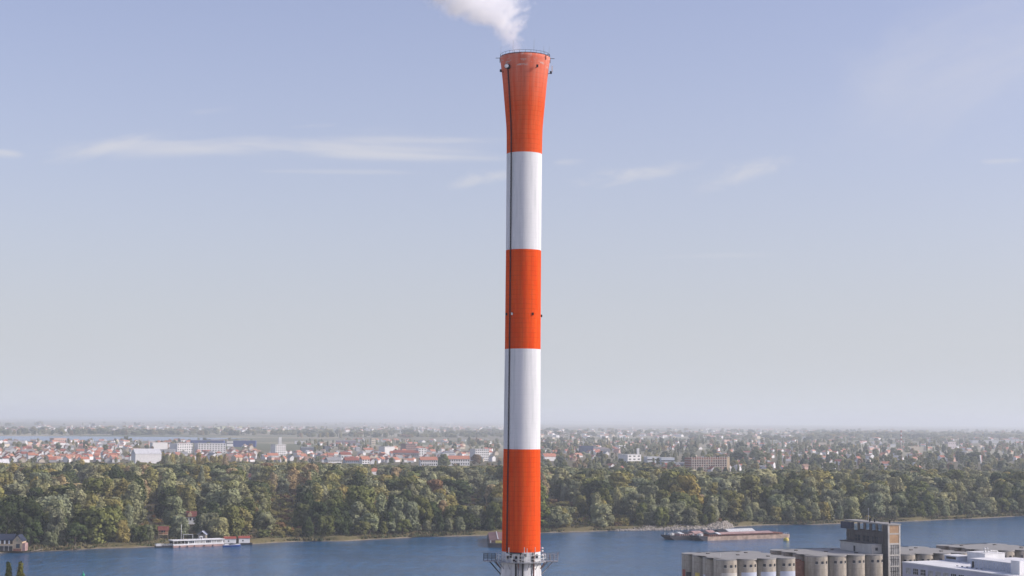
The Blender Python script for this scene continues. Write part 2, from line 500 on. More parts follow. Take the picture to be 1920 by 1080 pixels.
jit = [0.0] * 7 + [sum(math.sin(x * f + ph) * a for f, ph, a in ((0.21, 1, 0.9), (0.53, 2.2, 0.7), (0.093, 0.4, 1.8), (1.1, 0.1, 0.4))) for x in xs[7:-6]] + [0.0] * 6
rows_b = [(-10, -1.6), (-3, -0.55), (0, 0.02), (2, 0.55), (4.2, 1.05), (7, 1.8), (12, 2.6), (24, 3.0)]
def bw(x): return 0.72 + 0.34 * math.sin(x * 0.047 + 1.3) * math.sin(x * 0.0191 + 0.4) + 0.25 * math.sin(x * 0.137)
g = MB()
n = len(xs)
vs = []
for k, (d, z) in enumerate(rows_b):
    for i, x in enumerate(xs):
        vs.append((x, bankY(x) + d * (bw(x) if 2 < k < 7 else 1) + jit[i] * (1 if k else 0.5), z + (0.25 * math.sin(x * 0.31 + k * 1.7) + 0.2 * math.sin(x * 0.83 + k) if 2 < k < 7 else 0)))
g.add(vs, [(k * n + i, k * n + i + 1, (k + 1) * n + i + 1, (k + 1) * n + i) for k in range(len(rows_b) - 1) for i in range(n - 1)], True)
tag(g.build('riverbank', M['bank']), kind='structure')
g = MB()
ys = [24, 80, 200, 500, 1200, 3000, 8000, 18000]
vs = []
for d in ys:
    vs += [(x, bankY(x) + d + jit[i], 3.0) for i, x in enumerate(xs)]
vs += [(x, 41000.0, 3.0) for x in xs]
g.add(vs, [(k * n + i, k * n + i + 1, (k + 1) * n + i + 1, (k + 1) * n + i) for k in range(len(ys)) for i in range(n - 1)])
tag(g.build('ground', M['ground']), kind='structure')
g = MB()
g.add([(-40000, 500, 0), (40000, 500, 0), (40000, 6000, 0), (-40000, 6000, 0)], [(0, 1, 2, 3)])
tag(g.build('river', M['water']), kind='structure')
g = MB()                            # land on the near side, out of the frame below
g.add([(-40000, -2500, 4), (40000, -2500, 4), (40000, 668, 4), (-40000, 668, 4), (40000, 680, -1.5), (-40000, 680, -1.5)], [(0, 1, 2, 3), (3, 2, 4, 5)])
tag(g.build('near_ground', M['paving']), kind='structure')
g = MB()
lk = [(-90, 817.5), (150, 818.2), (330, 819.5), (470, 822), (340, 826.3), (200, 827.0), (-90, 827.0)]
g.add([gp(u, v, 3.3) for u, v in lk], [tuple(range(len(lk) - 1, -1, -1))])
tag(g.build('far_lake', M['lake']), kind='structure')
g = MB()
hx = np.linspace(-36000, 36000, 160)
hz = [42 + 26 * math.sin(x * 0.00021 + 2.0) + 14 * math.sin(x * 0.0007) + 8 * math.sin(x * 0.0019 + 1) - 0.0026 * (x + 9000) * (x > -9000) * 0.6 for x in hx]
hz = [max(4.0, z) for z in hz]
m_ = len(hx)
g.add([(x, 33000, 2.5) for x in hx] + [(x, 36000, z) for x, z in zip(hx, hz)] + [(x, 40000, 2.5) for x in hx], [(k * m_ + i, k * m_ + i + 1, (k + 1) * m_ + i + 1, (k + 1) * m_ + i) for k in range(2) for i in range(m_ - 1)], True)
tag(g.build('far_hills', M['ground']), kind='structure')

# ---------------------------------------------------------------- the striped chimney
CZ = 4.0
ch = empty('striped_chimney', (CH_X, CH_Y, CZ), 0, 'tall red and white striped chimney with flared top, steam rising from it', 'chimney')
def chs(v):                          # metres per photo pixel on the chimney at row v
    z = chz(v)
    return (CH_Y * math.cos(PITCH) + (z - CAM.z) * math.sin(PITCH)) / F
PROF = [(101.5, 94.0), (107, 92.5), (125, 88.0), (150, 82.5), (180, 77.2), (200, 73.6), (215, 71.0), (232, 68.2), (250, 67.0), (284, 66.3), (466, 66.0), (653, 67.0), (842, 69.0), (1034, 72.5), (1058, 75.0), (1080, 77.5), (1200, 86)]
pz = [chz(v) - CZ for v, _ in PROF]
pr = [wd * chs(v) / 2 for v, wd in PROF]
def crad(z):                         # radius of the shaft at local height z
    return float(np.interp(z, pz[::-1], pr[::-1]))
ZT = pz[0]
cuts = [101.5, 284, 466.5, 653.5, 842.5, 1036, None]
mats = ['red_faded', 'white_paint', 'red_paint', 'white_paint', 'red_paint', 'dirty_white']
labs = ['flared red top band with a faded rim', 'white band under the flared top', 'red band halfway up the shaft', 'white band above the lowest red band', 'lowest red band above the gallery', 'grimy white foot of the shaft']
for k in range(6):
    z1 = chz(cuts[k]) - CZ
    z0 = chz(cuts[k + 1]) - CZ if cuts[k + 1] else 0.0
    zz = sorted(set([z0, z1] + [z for z in pz if z0 < z < z1] + list(np.linspace(z0, z1, 14))))
    prof = [(crad(z) if z > 10 else crad(z) + (10 - z) * 0.05, z) for z in zz]
    if k == 0: prof += [(crad(ZT) - 0.5, ZT), (crad(ZT) - 0.7, ZT - 6)]
    b_ = MB().lathe(prof, 96)
    o = b_.build('painted_band', M[mats[k]], ch)
    o['label'] = labs[k]
def cpt(ang, z, off=0.0):            # point on the shaft; ang in degrees from the side facing the camera, to the right positive
    r = crad(z) + off
    return Vector((r * math.sin(R(ang)), -r * math.cos(R(ang)), z))
b_ = MB()                            # cable duct with its cage hoops
za, zb = chz(1034) - CZ, chz(127) - CZ
zz = list(np.arange(za, zb, 2.0)) + [zb]
for s in (-1, 1):
    for q0, q1 in zip(zz[:-1], zz[1:]):
        b_.tube(cpt(-46 + s * 2.0, q0, 0.12), cpt(-46 + s * 2.0, q1, 0.12), 0.035, n=4, cap=False)
for q0, q1 in zip(zz[:-1], zz[1:]):
    b_.tube(cpt(-46, q0, 0.07), cpt(-46, q1, 0.07), 0.075, n=4, cap=False)
for q in np.arange(za, zb, 0.6):
    b_.tube(cpt(-48.6, q, 0.14), cpt(-43.4, q, 0.14), 0.03, n=4)
b_.build('ladder', M['black_steel'], ch)
for u_, v_ in ((953, 125),):         # white warning lamp
    a_ = -44
    z = chz(125) - CZ
    nrm = Vector((math.sin(R(a_)), -math.cos(R(a_)), 0))
    lamp = MB().tube(cpt(a_, z, -0.05), cpt(a_, z, 0.55), 0.42, n=20).build('warning_lamp', M['black_steel'], ch)
    q = cpt(a_, z, 0.55)
    MB().tube(q, q + Vector((0.12, -0.35, 0)), 0.34, 0.28, 20).build('lens', M['white'], lamp)
for a_, v_ in ((27, 127), (-68, 131), (83, 131)):
    z = chz(v_) - CZ
    e = cpt(a_, z, 0.5)
    lb = MB().tube(cpt(a_, z - 0.1, -0.05), e, 0.05, n=5).box(e + Vector((0, 0, 0.12)), (0.34, 0.34, 0.42)).build('lamp_bracket', M['black_steel'], ch)
    if a_ == 83:
        MB().box(e + Vector((0.2, -0.1, 0.75)), (0.2, 0.3, 1.0)).build('aerial_panel', M['white'], lb)
for a_, v_, m_ in ((-37, 588, 'pale_steel'), (32, 588, 'black_steel'), (86, 590, 'black_steel'), (-64, 588, 'black_steel')):
    z = chz(v_) - CZ
    MB().tube(cpt(a_, z, -0.05), cpt(a_, z, 0.16), 0.14, n=10).box(cpt(a_, z, 0.12), (0.26, 0.2, 0.42)).build('obstruction_lamp', M[m_], ch)
rr_ = crad(ZT) - 0.05
b_ = MB()
NR = 28
for k in range(NR):
    a0, a1 = 2 * math.pi * k / NR, 2 * math.pi * (k + 1) / NR
    for h in (0.12, 0.95):
        b_.tube((rr_ * math.cos(a0), rr_ * math.sin(a0), ZT + h * 0.55), (rr_ * math.cos(a1), rr_ * math.sin(a1), ZT + h * 0.55), 0.024 if h != 0.12 else 0.07, n=4, cap=False)
    b_.tube((rr_ * math.cos(a0), rr_ * math.sin(a0), ZT - 0.02), (rr_ * math.cos(a0), rr_ * math.sin(a0), ZT + 0.52), 0.022, n=4)
b_.build('rim_railing', M['black_steel'], ch)
for a_, h in ((-85, 1.9), (-30, 2.3), (20, 2.4), (48, 1.6), (75, 1.8), (130, 2.2), (190, 2.3)):
    p = cpt(a_, ZT, -0.1)
    MB().tube(p, p + Vector((0.05, 0, h)), 0.03, 0.015, 5).build('lightning_rod', M['grey_steel'], ch)
for a_ in (-92, 55, 92):
    p = cpt(a_, ZT, 0.0)
    MB().tube(p - Vector((0, 0, 0.8)), p + Vector((0, 0, 0.1)), 0.06, n=5).tube(p, cpt(a_, ZT, 0.75), 0.05, n=5).build('rim_bracket', M['black_steel'], ch)
# gallery
ZP = chz(1054) - CZ
rp = crad(ZP)
gal = MB().lathe([(rp - 0.1, ZP - 0.12), (rp + 0.95, ZP - 0.12), (rp + 0.95, ZP), (rp - 0.1, ZP)], 48, smooth=False)
for sx in (-1, 1):
    x0, x1 = sx * (rp + 0.7), sx * (rp + (2.95 if sx < 0 else 2.85))
    gal.span((x0, -0.9, ZP - 0.14), (x1, 0.9, ZP - 0.02))
gal = gal.build('gallery_floor', M['grey_steel'], ch)
b_ = MB()
NR = 26
for k in range(NR):
    a0, a1 = 2 * math.pi * k / NR, 2 * math.pi * (k + 1) / NR
    if abs(math.sin((a0 + a1) / 2)) < 0.22 and math.cos(a0) > 0: continue
    P = lambda a, z: (math.cos(a) * (rp + 0.9), math.sin(a) * (rp + 0.9), ZP + z)
    for h in (0.55, 1.1): b_.tube(P(a0, h), P(a1, h), 0.04, n=4, cap=False)
    b_.tube(P(a0, 0), P(a0, 1.1), 0.04, n=4)
b_.build('gallery_railing', M['pale_steel'], ch)
for sx, mt in ((-1, 'black_steel'), (1, 'grey_steel')):
    b_ = MB()
    x0, x1 = sx * (rp + 0.95), sx * (rp + (2.9 if sx < 0 else 2.8))
    for y in (-0.85, 0.85):
        for h in (0.4, 0.75, 1.1): b_.tube((x0, y, ZP + h), (x1, y, ZP + h), 0.035, n=4)
        for k in range(4):
            x = x0 + (x1 - x0) * k / 3
            b_.tube((x, y, ZP), (x, y, ZP + (1.1 if k < 3 else 1.2)), 0.045, n=4)
    for h in (0.4, 0.75, 1.1): b_.tube((x1, -0.85, ZP + h), (x1, 0.85, ZP + h), 0.035, n=4)
    if sx > 0: b_.box((x1 + 0.05, -0.7, ZP + 1.2), (0.16, 0.16, 0.6)).box((x0 + 0.55, 0.2, ZP + 0.65), (0.22, 0.2, 1.1))
    b_.build('wing_railing', M[mt], ch)
    MB().tube((sx * (rp + 1.9), -0.6, ZP - 0.15), (sx * (rp - 0.05), -0.6, ZP - 2.35), 0.10, n=5).tube((sx * (rp + 1.2), 0.6, ZP - 0.15), (sx * (rp - 0.05), 0.6, ZP - 1.5), 0.09, n=5).build('wing_strut', M[mt], ch)
for k in range(14):
    a_ = -84 + k * 360 / 14
    p1 = Vector((math.sin(R(a_)) * (rp + 0.85), -math.cos(R(a_)) * (rp + 0.85), ZP - 0.14))
    MB().tube(p1, cpt(a_, ZP - 1.25, 0.0), 0.06, n=4).build('gallery_strut', M['rust' if k % 3 == 0 else 'grey_steel'], ch)
for a_, r_, mt in ((-9, 0.13, 'black_steel'), (-3, 0.16, 'grey_steel'), (3, 0.13, 'black_steel'), (24, 0.10, 'rust'), (20, 0.06, 'black_steel')):
    MB().tube(cpt(a_ * 1.6, ZP + (0.2 if r_ > .12 else 1.6), 0.22), cpt(a_, 2, 0.25), r_, n=7).build('down_pipe', M[mt], ch)
b_ = MB()
zt_ = chz(1037) - CZ
for k in range(-46, 0, 6):
    b_.tube(cpt(k, zt_, 0.14), cpt(k + 6, zt_, 0.14), 0.10, n=4)
b_.tube(cpt(-2, zt_, 0.14), cpt(-2, ZP, 0.14), 0.10, n=4)
b_.build('cable_tray', M['black_steel'], ch)
for k, zq in ((-42, 0.7), (-30, 1.0), (-14, 0.8), (-20, 0.35), (12, 1.1), (35, 0.6), (50, 0.9)):
    MB().box(cpt(k, ZP + zq, 0.1), (0.35, 0.3, 0.4 + (k % 4) * 0.1), R(k)).build('junction_box', M['black_steel'], ch)
for a_, h in ((8, 1.0), (15, 0.8), (38, 1.0), (-33, 0.9)):
    p = cpt(a_, zt_, 0.5)
    MB().tube(cpt(a_, zt_, 0), p, 0.04, n=4).tube(p, p + Vector((0, 0, h)), 0.06, n=5).build('aerial', M['pale_steel'], ch)
for dz_ in (0.15, 0.62, -0.55):
    p = cpt(88, zt_ + dz_, 0.0)
    MB().tube(p, p + Vector((0.3, 0, 0)), 0.04, n=4).tube(p + Vector((0.3, 0, 0)), p + Vector((0.42, -0.12, 0)), 0.17, 0.12, 12).build('dish_aerial', M['white'], ch)

# steam
def smoke_mat(t, out):
    p = objpos(t)
    x, y, z = t.sep(p)
    H = 24.0
    tt = t.m('DIVIDE', z, H)
    def curve(pts, lo, hi):
        r = t.ramp(tt, [(q / H, (val - lo) / (hi - lo)) for q, val in pts])
        return t.m('ADD', t.m('MULTIPLY', t.sep(r)[0], hi - lo), lo)
    cx = curve([(0, -1.3), (1.8, -2.4), (4.6, -3.8), (7.3, -6.9), (9.2, -9.2), (14.6, -13.3), (24, -23)], -24, 0)
    rad = curve([(0, 1.7), (1.8, 2.5), (4.6, 4.2), (7.3, 7.4), (9.2, 8.5), (14.6, 10.2), (24, 14)], 0, 15)
    wv = t.node('ShaderNodeTexNoise'); wv.inputs['Scale'].default_value = 0.16; wv.inputs['Detail'].default_value = 2
    t.link(p, wv.inputs['Vector'])
    wob = t.vm('MULTIPLY', t.vm('SUBTRACT', wv.outputs['Color'], (0.5, 0.5, 0.5)), (7, 7, 4))
    pw = t.vm('ADD', p, wob)
    wx, wy, wz = t.sep(pw)
    ddx = t.m('SUBTRACT', wx, cx)
    d = t.m('DIVIDE', t.m('SQRT', t.m('ADD', t.m('MULTIPLY', ddx, ddx), t.m('MULTIPLY', wy, wy))), rad)
    n = t.noise(pw, 0.42, 6, 0.62)
    val = t.m('ADD', t.m('SUBTRACT', 0.90, d), t.m('MULTIPLY', t.m('SUBTRACT', n, 0.5), 2.9))
    k = t.node('ShaderNodeMapRange', interpolation_type='SMOOTHSTEP')
    t.put(k.inputs['Value'], val)
    k.inputs['From Min'].default_value = 0.0; k.inputs['From Max'].default_value = 0.75
    rise = t.node('ShaderNodeMapRange')
    t.put(rise.inputs['Value'], z); rise.inputs['From Min'].default_value = 0.2; rise.inputs['From Max'].default_value = 3.5
    rise.inputs['To Min'].default_value = 0.12
    vol = t.node('ShaderNodeVolumePrincipled')
    vol.inputs['Color'].default_value = (1.0, 1.0, 1.0, 1)
    vol.inputs['Anisotropy'].default_value = 0.0
    t.put(vol.inputs['Density'], t.m('MULTIPLY', t.m('MULTIPLY', k.outputs[0], rise.outputs[0]), 0.42))
    t.link(vol.outputs[0], out.inputs['Volume'])
M['steam'] = material('steam', smoke_mat)
b_ = MB()
path = [(0, -1.0, 3.6), (1.8, -1.9, 4.6), (4.6, -3.0, 7.0), (7.3, -6.0, 11), (9.2, -8.2, 12.5), (14.6, -13.3, 15), (19.0, -18, 16)]
vs = []
for z, cx, rd in path:
    vs += [(cx + rd * math.cos(2 * math.pi * i / 24), rd * math.sin(2 * math.pi * i / 24), z) for i in range(24)]
b_.add(vs, [(j * 24 + i, j * 24 + (i + 1) % 24, (j + 1) * 24 + (i + 1) % 24, (j + 1) * 24 + i) for j in range(len(path) - 1) for i in range(24)])
b_.add(vs[:24], [tuple(range(23, -1, -1))]); b_.add(vs[-24:], [tuple(range(24))])
# weld the caps so that the hull is closed
me = b_.mesh('steam', M['steam'])
import bmesh
bm = bmesh.new(); bm.from_mesh(me); bmesh.ops.remove_doubles(bm, verts=bm.verts, dist=1e-4); bmesh.ops.recalc_face_normals(bm, faces=bm.faces); bm.to_mesh(me); bm.free()
st = place('steam', me, None, (CH_X, CH_Y, CZ + ZT + 0.75))
tag(st, 'white steam plume drifting from the chimney mouth', 'steam', kind='stuff')

# ---------------------------------------------------------------- grain silos
AG = R(22)
PI2, PHI = 7.85, R(18)
RR = PI2 / 2 / math.cos(PHI)
ZR = 24.0
q = gp(1360, 1049.5, 28.0)
dirh = Vector((q.x, q.y, 0)).normalized()
SO = Vector((q.x, q.y, CZ)) + dirh * RR
GAP = 5.7
silo = empty('grain_silo', SO, AG, 'weathered concrete grain silo block of scalloped cylinders with a brick headhouse', 'silo')
to_silo = lambda p: Matrix.Rotation(-AG, 3, 'Z') @ (Vector(p) - SO)
def cyl_mesh():
    return MB().lathe([(RR, 0), (RR, ZR - 0.2)], 48).mesh('silo_cylinder', M['concrete'])
CYL = cyl_mesh()
def win_mesh(wd, ht):
    return MB().box((0, 0, 0), (wd, 0.10, ht)).mesh('window', M['glass'])
WS = win_mesh(0.95, 0.95)
WFR = MB().span((-0.6, -0.03, -0.62), (0.6, 0.03, -0.475)).mesh('sill', M['concrete_pale'])
def silo_block(u0, zr, windows=True, nu=4, nw=4):
    cells = [(i, 0) for i in range(nu)] + [(nu - 1, j) for j in range(1, nw)] + [(i, nw - 1) for i in range(nu - 2, -1, -1)] + [(0, j) for j in range(nw - 2, 0, -1)]
    poly = []
    N = len(cells)
    for k, (i, j) in enumerate(cells):
        c = Vector((u0 + i * PI2, j * PI2))
        pv, nx = cells[k - 1], cells[(k + 1) % N]
        a0 = math.atan2(pv[1] - j, pv[0] - i) + PHI
        a1 = math.atan2(nx[1] - j, nx[0] - i) - PHI
        while a1 < a0: a1 += 2 * math.pi
        for s in range(13):
            a = a0 + (a1 - a0) * s / 12
            poly.append((c.x + (RR + 0.10) * math.cos(a), c.y + (RR + 0.10) * math.sin(a)))
        o = place('silo_cylinder', CYL, silo, (c.x, c.y, zr - ZR))
        if j == 0 and windows:
            for a in (240, 270, 300):
                rad = RR - 0.02
                ww = place('window', WS, o, (rad * math.cos(R(a)), rad * math.sin(R(a)), ZR - 2.35), R(a + 90))
                place('window_sill', WFR, o, ((rad + .03) * math.cos(R(a)), (rad + .03) * math.sin(R(a)), ZR - 2.35), R(a + 90))
    rf = MB().prism(poly, zr - 0.42, zr).build('roof', M['concrete_roof'], silo)
    # raised lip of the roof edge, hatches
    for hx_, hy_ in ((0.5, 2.5), (1.5, 1.5), (2.5, 2.5), (2.5, 0.5)):
        if rnd.random() < 0.7:
            MB().span((u0 + hx_ * PI2 - .5, hy_ * PI2 - .5, zr), (u0 + hx_ * PI2 + .5, hy_ * PI2 + .5, zr + 0.3)).build('roof_hatch', M['concrete_dark'], rf)
U2 = 3 * PI2 + PI2 + GAP
silo_block(0.0, ZR)
silo_block(U2, ZR + 0.35)
UT = U2 + 3 * PI2 + RR + 0.25
TW = 5.3
U3 = UT + TW + 0.25 + RR
silo_block(U3, ZR + 0.1)
U4 = U3 + 4 * PI2 + GAP
silo_block(U4, ZR + 0.5)
for ua in (3 * PI2 + RR - 1.0, U3 + 3 * PI2 + RR - 1.0):
    MB().span((ua, 2.0, 0), (ua + GAP + 2.0 - 2 * (RR - PI2 / 2), 3 * PI2, ZR - 1.9)).build('link_wall', M['brick_red'], silo)
    b_ = MB()
    for k in range(3): b_.tube((ua + 0.6 + k * 1.6, -0.5, ZR - 1.2), (ua + 0.6 + k * 1.6, 3.2 * PI2, ZR - 1.2), 0.18, n=5)
    b_.build('conveyor_rail', M['rust'], silo)
# roof cables and a pole on the first block
MB().tube((1.5, 6, ZR), (1.5, 6, ZR + 1.6), 0.06, n=5).build('roof_pole', M['pale_steel'], silo)
# murals painted on the shells, low down
def mural(i, j, a0, a1, z0, z1, mat):
    b = MB().lathe([(RR + 0.03, z0), (RR + 0.03, z1)], 10, a0=R(a0), a1=R(a1))
    o = b.build('mural', M[mat], silo, (i if isinstance(i, float) else i * PI2, j * PI2, 0))
for i_ in range(4): mural(i_, 0, 222, 318, 2, ZR - 4.6, 'pale_metal' if i_ else 'concrete_pale')
mural(0, 3, 175, 200, 2, ZR - 5.6, 'red_roof')
mural(0, 3, 205, 232, 2, ZR - 6.4, 'hull_dark')
mural(0, 2, 196, 222, 2, ZR - 6.0, 'yellow')
mural(0, 1, 172, 192, 2, ZR - 6.1, 'pale_metal')
mural(0, 1, 200, 236, 2, ZR - 6.6, 'yellow')
mural(0, 0, 178, 200, 2, ZR - 6.6, 'red_roof')

# headhouse: a slab tower standing in the row, part of the silo
WF, WB = -RR - 0.05, 22.5
ZH = ZR + 11.2                       # top of the headhouse roof
hh = MB().span((UT, WF + 0.3, 0), (UT + TW, WB, ZR + 6.9)).build('headhouse_wall', M['concrete_dark'], silo)  # side wall darkened in colour to look shaded
hh['label'] = 'dark slab shaped headhouse rising above the silo roofs'
fr = MB()                            # pale frame of the lit end wall
zf = [(ZR + 7.4, ZR + 7.95), (ZR + 3.75, ZR + 4.35), (ZR - 0.35, ZR + 0.25), (ZR - 4.3, ZR - 3.8), (ZR - 9, ZR - 8.4)]
for x in (UT, UT + TW - 0.6):
    fr.span((x, WF - 0.05, 0), (x + 0.6, WF + 0.32, ZH - 0.45))
for z0, z1 in zf:
    fr.span((UT + 0.6, WF - 0.02, z0), (UT + TW - 0.6, WF + 0.32, z1))
fr.build('end_frame', M['concrete_pale'], silo)
for z0, z1, mt in ((ZR + 7.95, ZH - 0.45, 'brick'), (ZR + 4.35, ZR + 7.4, 'brick')):
    MB().span((UT + 0.6, WF + 0.06, z0), (UT + TW - 0.6, WF + 0.34, z1)).build('brick_panel', M[mt], silo)
for z0, z1 in ((ZR + 0.25, ZR + 3.75), (ZR - 3.8, ZR - 0.35), (ZR - 8.4, ZR - 4.3), (ZR - 16, ZR - 9)):
    wn = MB().span((UT + 0.6, WF + 0.12, z0), (UT + TW - 0.6, WF + 0.30, z1)).build('end_window', M['pane'], silo)
    b_ = MB()
    for k in range(1, 5):
        x = UT + 0.6 + (TW - 1.2) * k / 5
        b_.span((x - 0.07, WF + 0.04, z0), (x + 0.07, WF + 0.13, z1))
    b_.span((UT + 0.6, WF + 0.03, (z0 + z1) / 2 + .5), (UT + TW - 0.6, WF + 0.135, (z0 + z1) / 2 + 0.62))
    b_.build('mullion', M['black_steel'], wn)
# open top storey
top = MB()
nb = 6
for side, x0 in ((0, UT), (1, UT + TW - 0.45)):
    for k in range(nb + 1):
        y = WF + 3.0 + (WB - WF - 3.4) * k / nb
        top.span((x0, y - 0.22, ZR + 6.9), (x0 + 0.45, y + 0.22, ZH - 0.45))
    top.span((x0 + 0.02, WF + 0.3, ZR + 6.9), (x0 + 0.43, WB - 0.1, ZR + 7.8))
top.span((UT + 0.02, WF + 0.4, ZR + 7.8), (UT + 0.43, WF + 2.78, ZH - 0.45))
y4 = WF + 3.0 + (WB - WF - 3.4) * 5 / nb
top.span((UT + .02, y4 + .3, ZR + 7.9), (UT + 0.43, WB - 0.3, ZR + 9.4))
top.build('top_storey_frame', M['concrete_dark'], silo)
for k in range(0, 2):
    y0 = WF + 3.0 + (WB - WF - 3.4) * k / nb + 0.22
    y1 = WF + 3.0 + (WB - WF - 3.4) * (k + 1) / nb - 0.22
    o = MB()
    for i in range(4): o.span((UT + 0.18, y0 + (y1 - y0) * i / 4, ZR + 7.8), (UT + 0.28, y0 + (y1 - y0) * i / 4 + .1, ZH - .45))
    o.span((UT + 0.18, y0, ZR + 9.1), (UT + .28, y1, ZR + 9.2))
    o.build('window_grille', M['black_steel'], silo)
MB().span((UT - 0.25, WF - 0.25, ZH - 0.45), (UT + TW + 0.25, WB + 1.2, ZH)).build('headhouse_roof', M['concrete_roof'], silo)
MB().span((UT - 1.9, WB - 5.2, ZH - 3.1), (UT - 0.28, WB + 1.0, ZH - 0.62)).build('hoist_hood', M['dark_roof'], silo)
for k in range(3):
    y0 = 2.2 + k * 5.6
    wn = MB().span((UT - 0.04, y0, ZR + 4.0), (UT + 0.2, y0 + 3.6, ZR + 6.1)).build('side_window', M['glass'], silo)
    b_ = MB()
    for i in range(1, 5): b_.span((UT - 0.08, y0 + 3.6 * i / 5 - .05, ZR + 4.0), (UT - 0.03, y0 + 3.6 * i / 5 + .05, ZR + 6.1))
    b_.span((UT - .075, y0, ZR + 5.0), (UT - .035, y0 + 3.6, ZR + 5.1))
    b_.build('mullion', M['concrete_dark'], wn)
b_ = MB()
for k in range(5): b_.span((UT - 0.14, WF + 2.8 + k * 5.4, ZR + .4), (UT + .1, WF + 3.2 + k * 5.4, ZR + 6.9))
b_.span((UT - 0.11, WF + .4, ZR + 3.2), (UT + .1, WB - .1, ZR + 3.6))
b_.build('side_frame', M['concrete_dark'], silo)
for x, y in ((UT + 1.2, 9), (UT + 1.6, 6.5), (UT + 3, -1), (UT + 4.5, 13)):
    MB().tube((x, y, ZH), (x, y, ZH + 0.9), 0.28, n=8).tube((x, y, ZH + 0.9), (x, y, ZH + 1.15), 0.40, n=8).build('roof_vent', M['black_steel'], silo)
# pale lean-to on the roof of the second block
zr2 = ZR + 0.35
an = MB().span((UT - 4.4, -0.4, zr2), (UT - 0.15, 20.0, zr2 + 3.3)).build('lean_to_wall', M['concrete_pale'], silo)
an['label'] = 'pale rendered lean-to beside the headhouse'
MB().span((UT - 4.75, 3.6, zr2 + 3.3), (UT - 0.12, 20.3, zr2 + 3.55)).build('lean_to_roof', M['concrete_dark'], silo)
MB().span((UT - 4.46, 10.2, zr2 + 0.02), (UT - 4.3, 11.3, zr2 + 2.1)).build('lean_to_door', M['black_steel'], silo)
MB().span((UT - 3.0, -0.47, zr2 + 1.1), (UT - 1.9, -0.3, zr2 + 2.2)).build('lean_to_window', M['glass'], silo)

# ---------------------------------------------------------------- white building in front of the silos
WA = gp(1692, 1053, 27.0)
WR = R(25.5)
WZ = 23.0
wb = empty('white_factory', (WA.x, WA.y, CZ), WR, 'white flat roofed factory with a row of windows beside the grain silo', 'factory')
to_wb = lambda p: Matrix.Rotation(-WR, 3, 'Z') @ (Vector(p) - Vector((WA.x, WA.y, CZ)))
MB().span((0, -95, 0), (52, 0, WZ - 0.35)).build('wall', M['shaded_white_wall'], wb)
MB().span((-0.15, -95.15, WZ - 0.35), (52.15, 0.15, WZ)).build('roof', M['white_roof'], wb)
wmesh = MB().span((-0.08, -1.25, -1.0), (0.1, 1.25, 1.0)).mesh('window', M['pane'])
wmesh_d = MB().span((-0.08, -1.25, -1.0), (0.1, 1.25, 1.0)).mesh('window', M['glass'])
bars = MB()
for k in (-0.42, 0.42): bars.span((-0.12, k - 0.05, -1.0), (-0.07, k + 0.05, 1.0))
bars.span((-0.13, -1.25, 0.0), (-0.075, 1.25, 0.1))
for z0, z1 in ((-1.12, -1.0), (1.0, 1.1)): bars.span((-0.16, -1.35, z0), (0.05, 1.35, z1))
bars = bars.mesh('window_frame', M['pale_steel'])
for row in range(4):
    for k in range(20):
        o = place('window', wmesh_d if (k * 7 + row * 3) % 5 in (2, 4) else wmesh, wb, (0, -3.2 - k * 3.9, WZ - 2.9 - row * 4.2))
        place('window_frame', bars, o)
def on_roof(u0, u1, v, h, depth, mat, name, dz=0.0, lab=None):
    """box standing on the flat roof, its near lower edge seen at row v"""
    a, b = to_wb(gp(u0, v, 27.0)), to_wb(gp(u1, v, 27.0))
    o = MB().span((a.x, a.y - 0.0, WZ + dz + 0.003), (b.x, a.y + depth, WZ + dz + h)).build(name, M[mat], wb)
    if lab: o['label'] = lab
    return o, a, b
o, a, b = on_roof(1796, 1828, 1053.5, 1.8, 7, 'pale_metal', 'stair_head', lab='low stair head with a ribbon window')
MB().span((a.x - 0.06, a.y + 1, WZ + 0.7), (a.x + .1, a.y + 6, WZ + 1.5)).build('stair_window', M['glass'], o)
MB().span((a.x - 0.3, a.y - 0.3, WZ + 1.8), (b.x + .3, a.y + 7.3, WZ + 2.0)).build('stair_roof', M['white_roof'], o)
# corrugated shed
p0, p1 = to_wb(gp(1820, 1064, 27.0)), to_wb(gp(1886, 1075.5, 27.0))
shed = MB().span((p0.x, p1.y, WZ + 0.003), (p0.x + 6.5, p0.y, WZ + 3.0)).build('roof_shed', M['pale_metal'], wb)
b_ = MB()
for k in range(int((p0.y - p1.y) / 0.8)):
    b_.span((p0.x - 0.06, p1.y + 0.3 + k * 0.8, WZ + 0.1), (p0.x + .02, p1.y + 0.5 + k * 0.8, WZ + 2.9))
b_.build('cladding_rib', M['pale_steel'], shed)
MB().span((p0.x - 0.15, p1.y - .2, WZ + 3.0), (p0.x + 6.7, p0.y + .2, WZ + 3.18)).build('shed_roof', M['white_roof'], shed)
MB().span((p0.x - 0.07, p0.y - 1.8, WZ + .1), (p0.x + .1, p0.y - .7, WZ + 2.2)).build('shed_door', M['black_steel'], shed)
MB().span((p0.x + .8, p1.y - 0.06, WZ + 1.2), (p0.x + 3.2, p1.y + .1, WZ + 2.4)).build('shed_window', M['blue'], shed)
for k in range(3):
    MB().span((p0.x + 7.6 + k * 1.7, p1.y - 0.4, WZ + .003), (p0.x + 8.6 + k * 1.7, p1.y + .5, WZ + 2.6)).build('duct', M['black_steel' if k != 1 else 'pale_steel'], wb)
o, a, b = on_roof(1847, 1897, 1058, 3.6, 9, 'white', 'plant_room', lab='tall white plant room behind the corrugated shed')
MB().span((a.x - .15, a.y - .15, WZ + 3.6), (b.x + .15, a.y + 9.2, WZ + 3.75)).build('plant_roof', M['white_roof'], o)
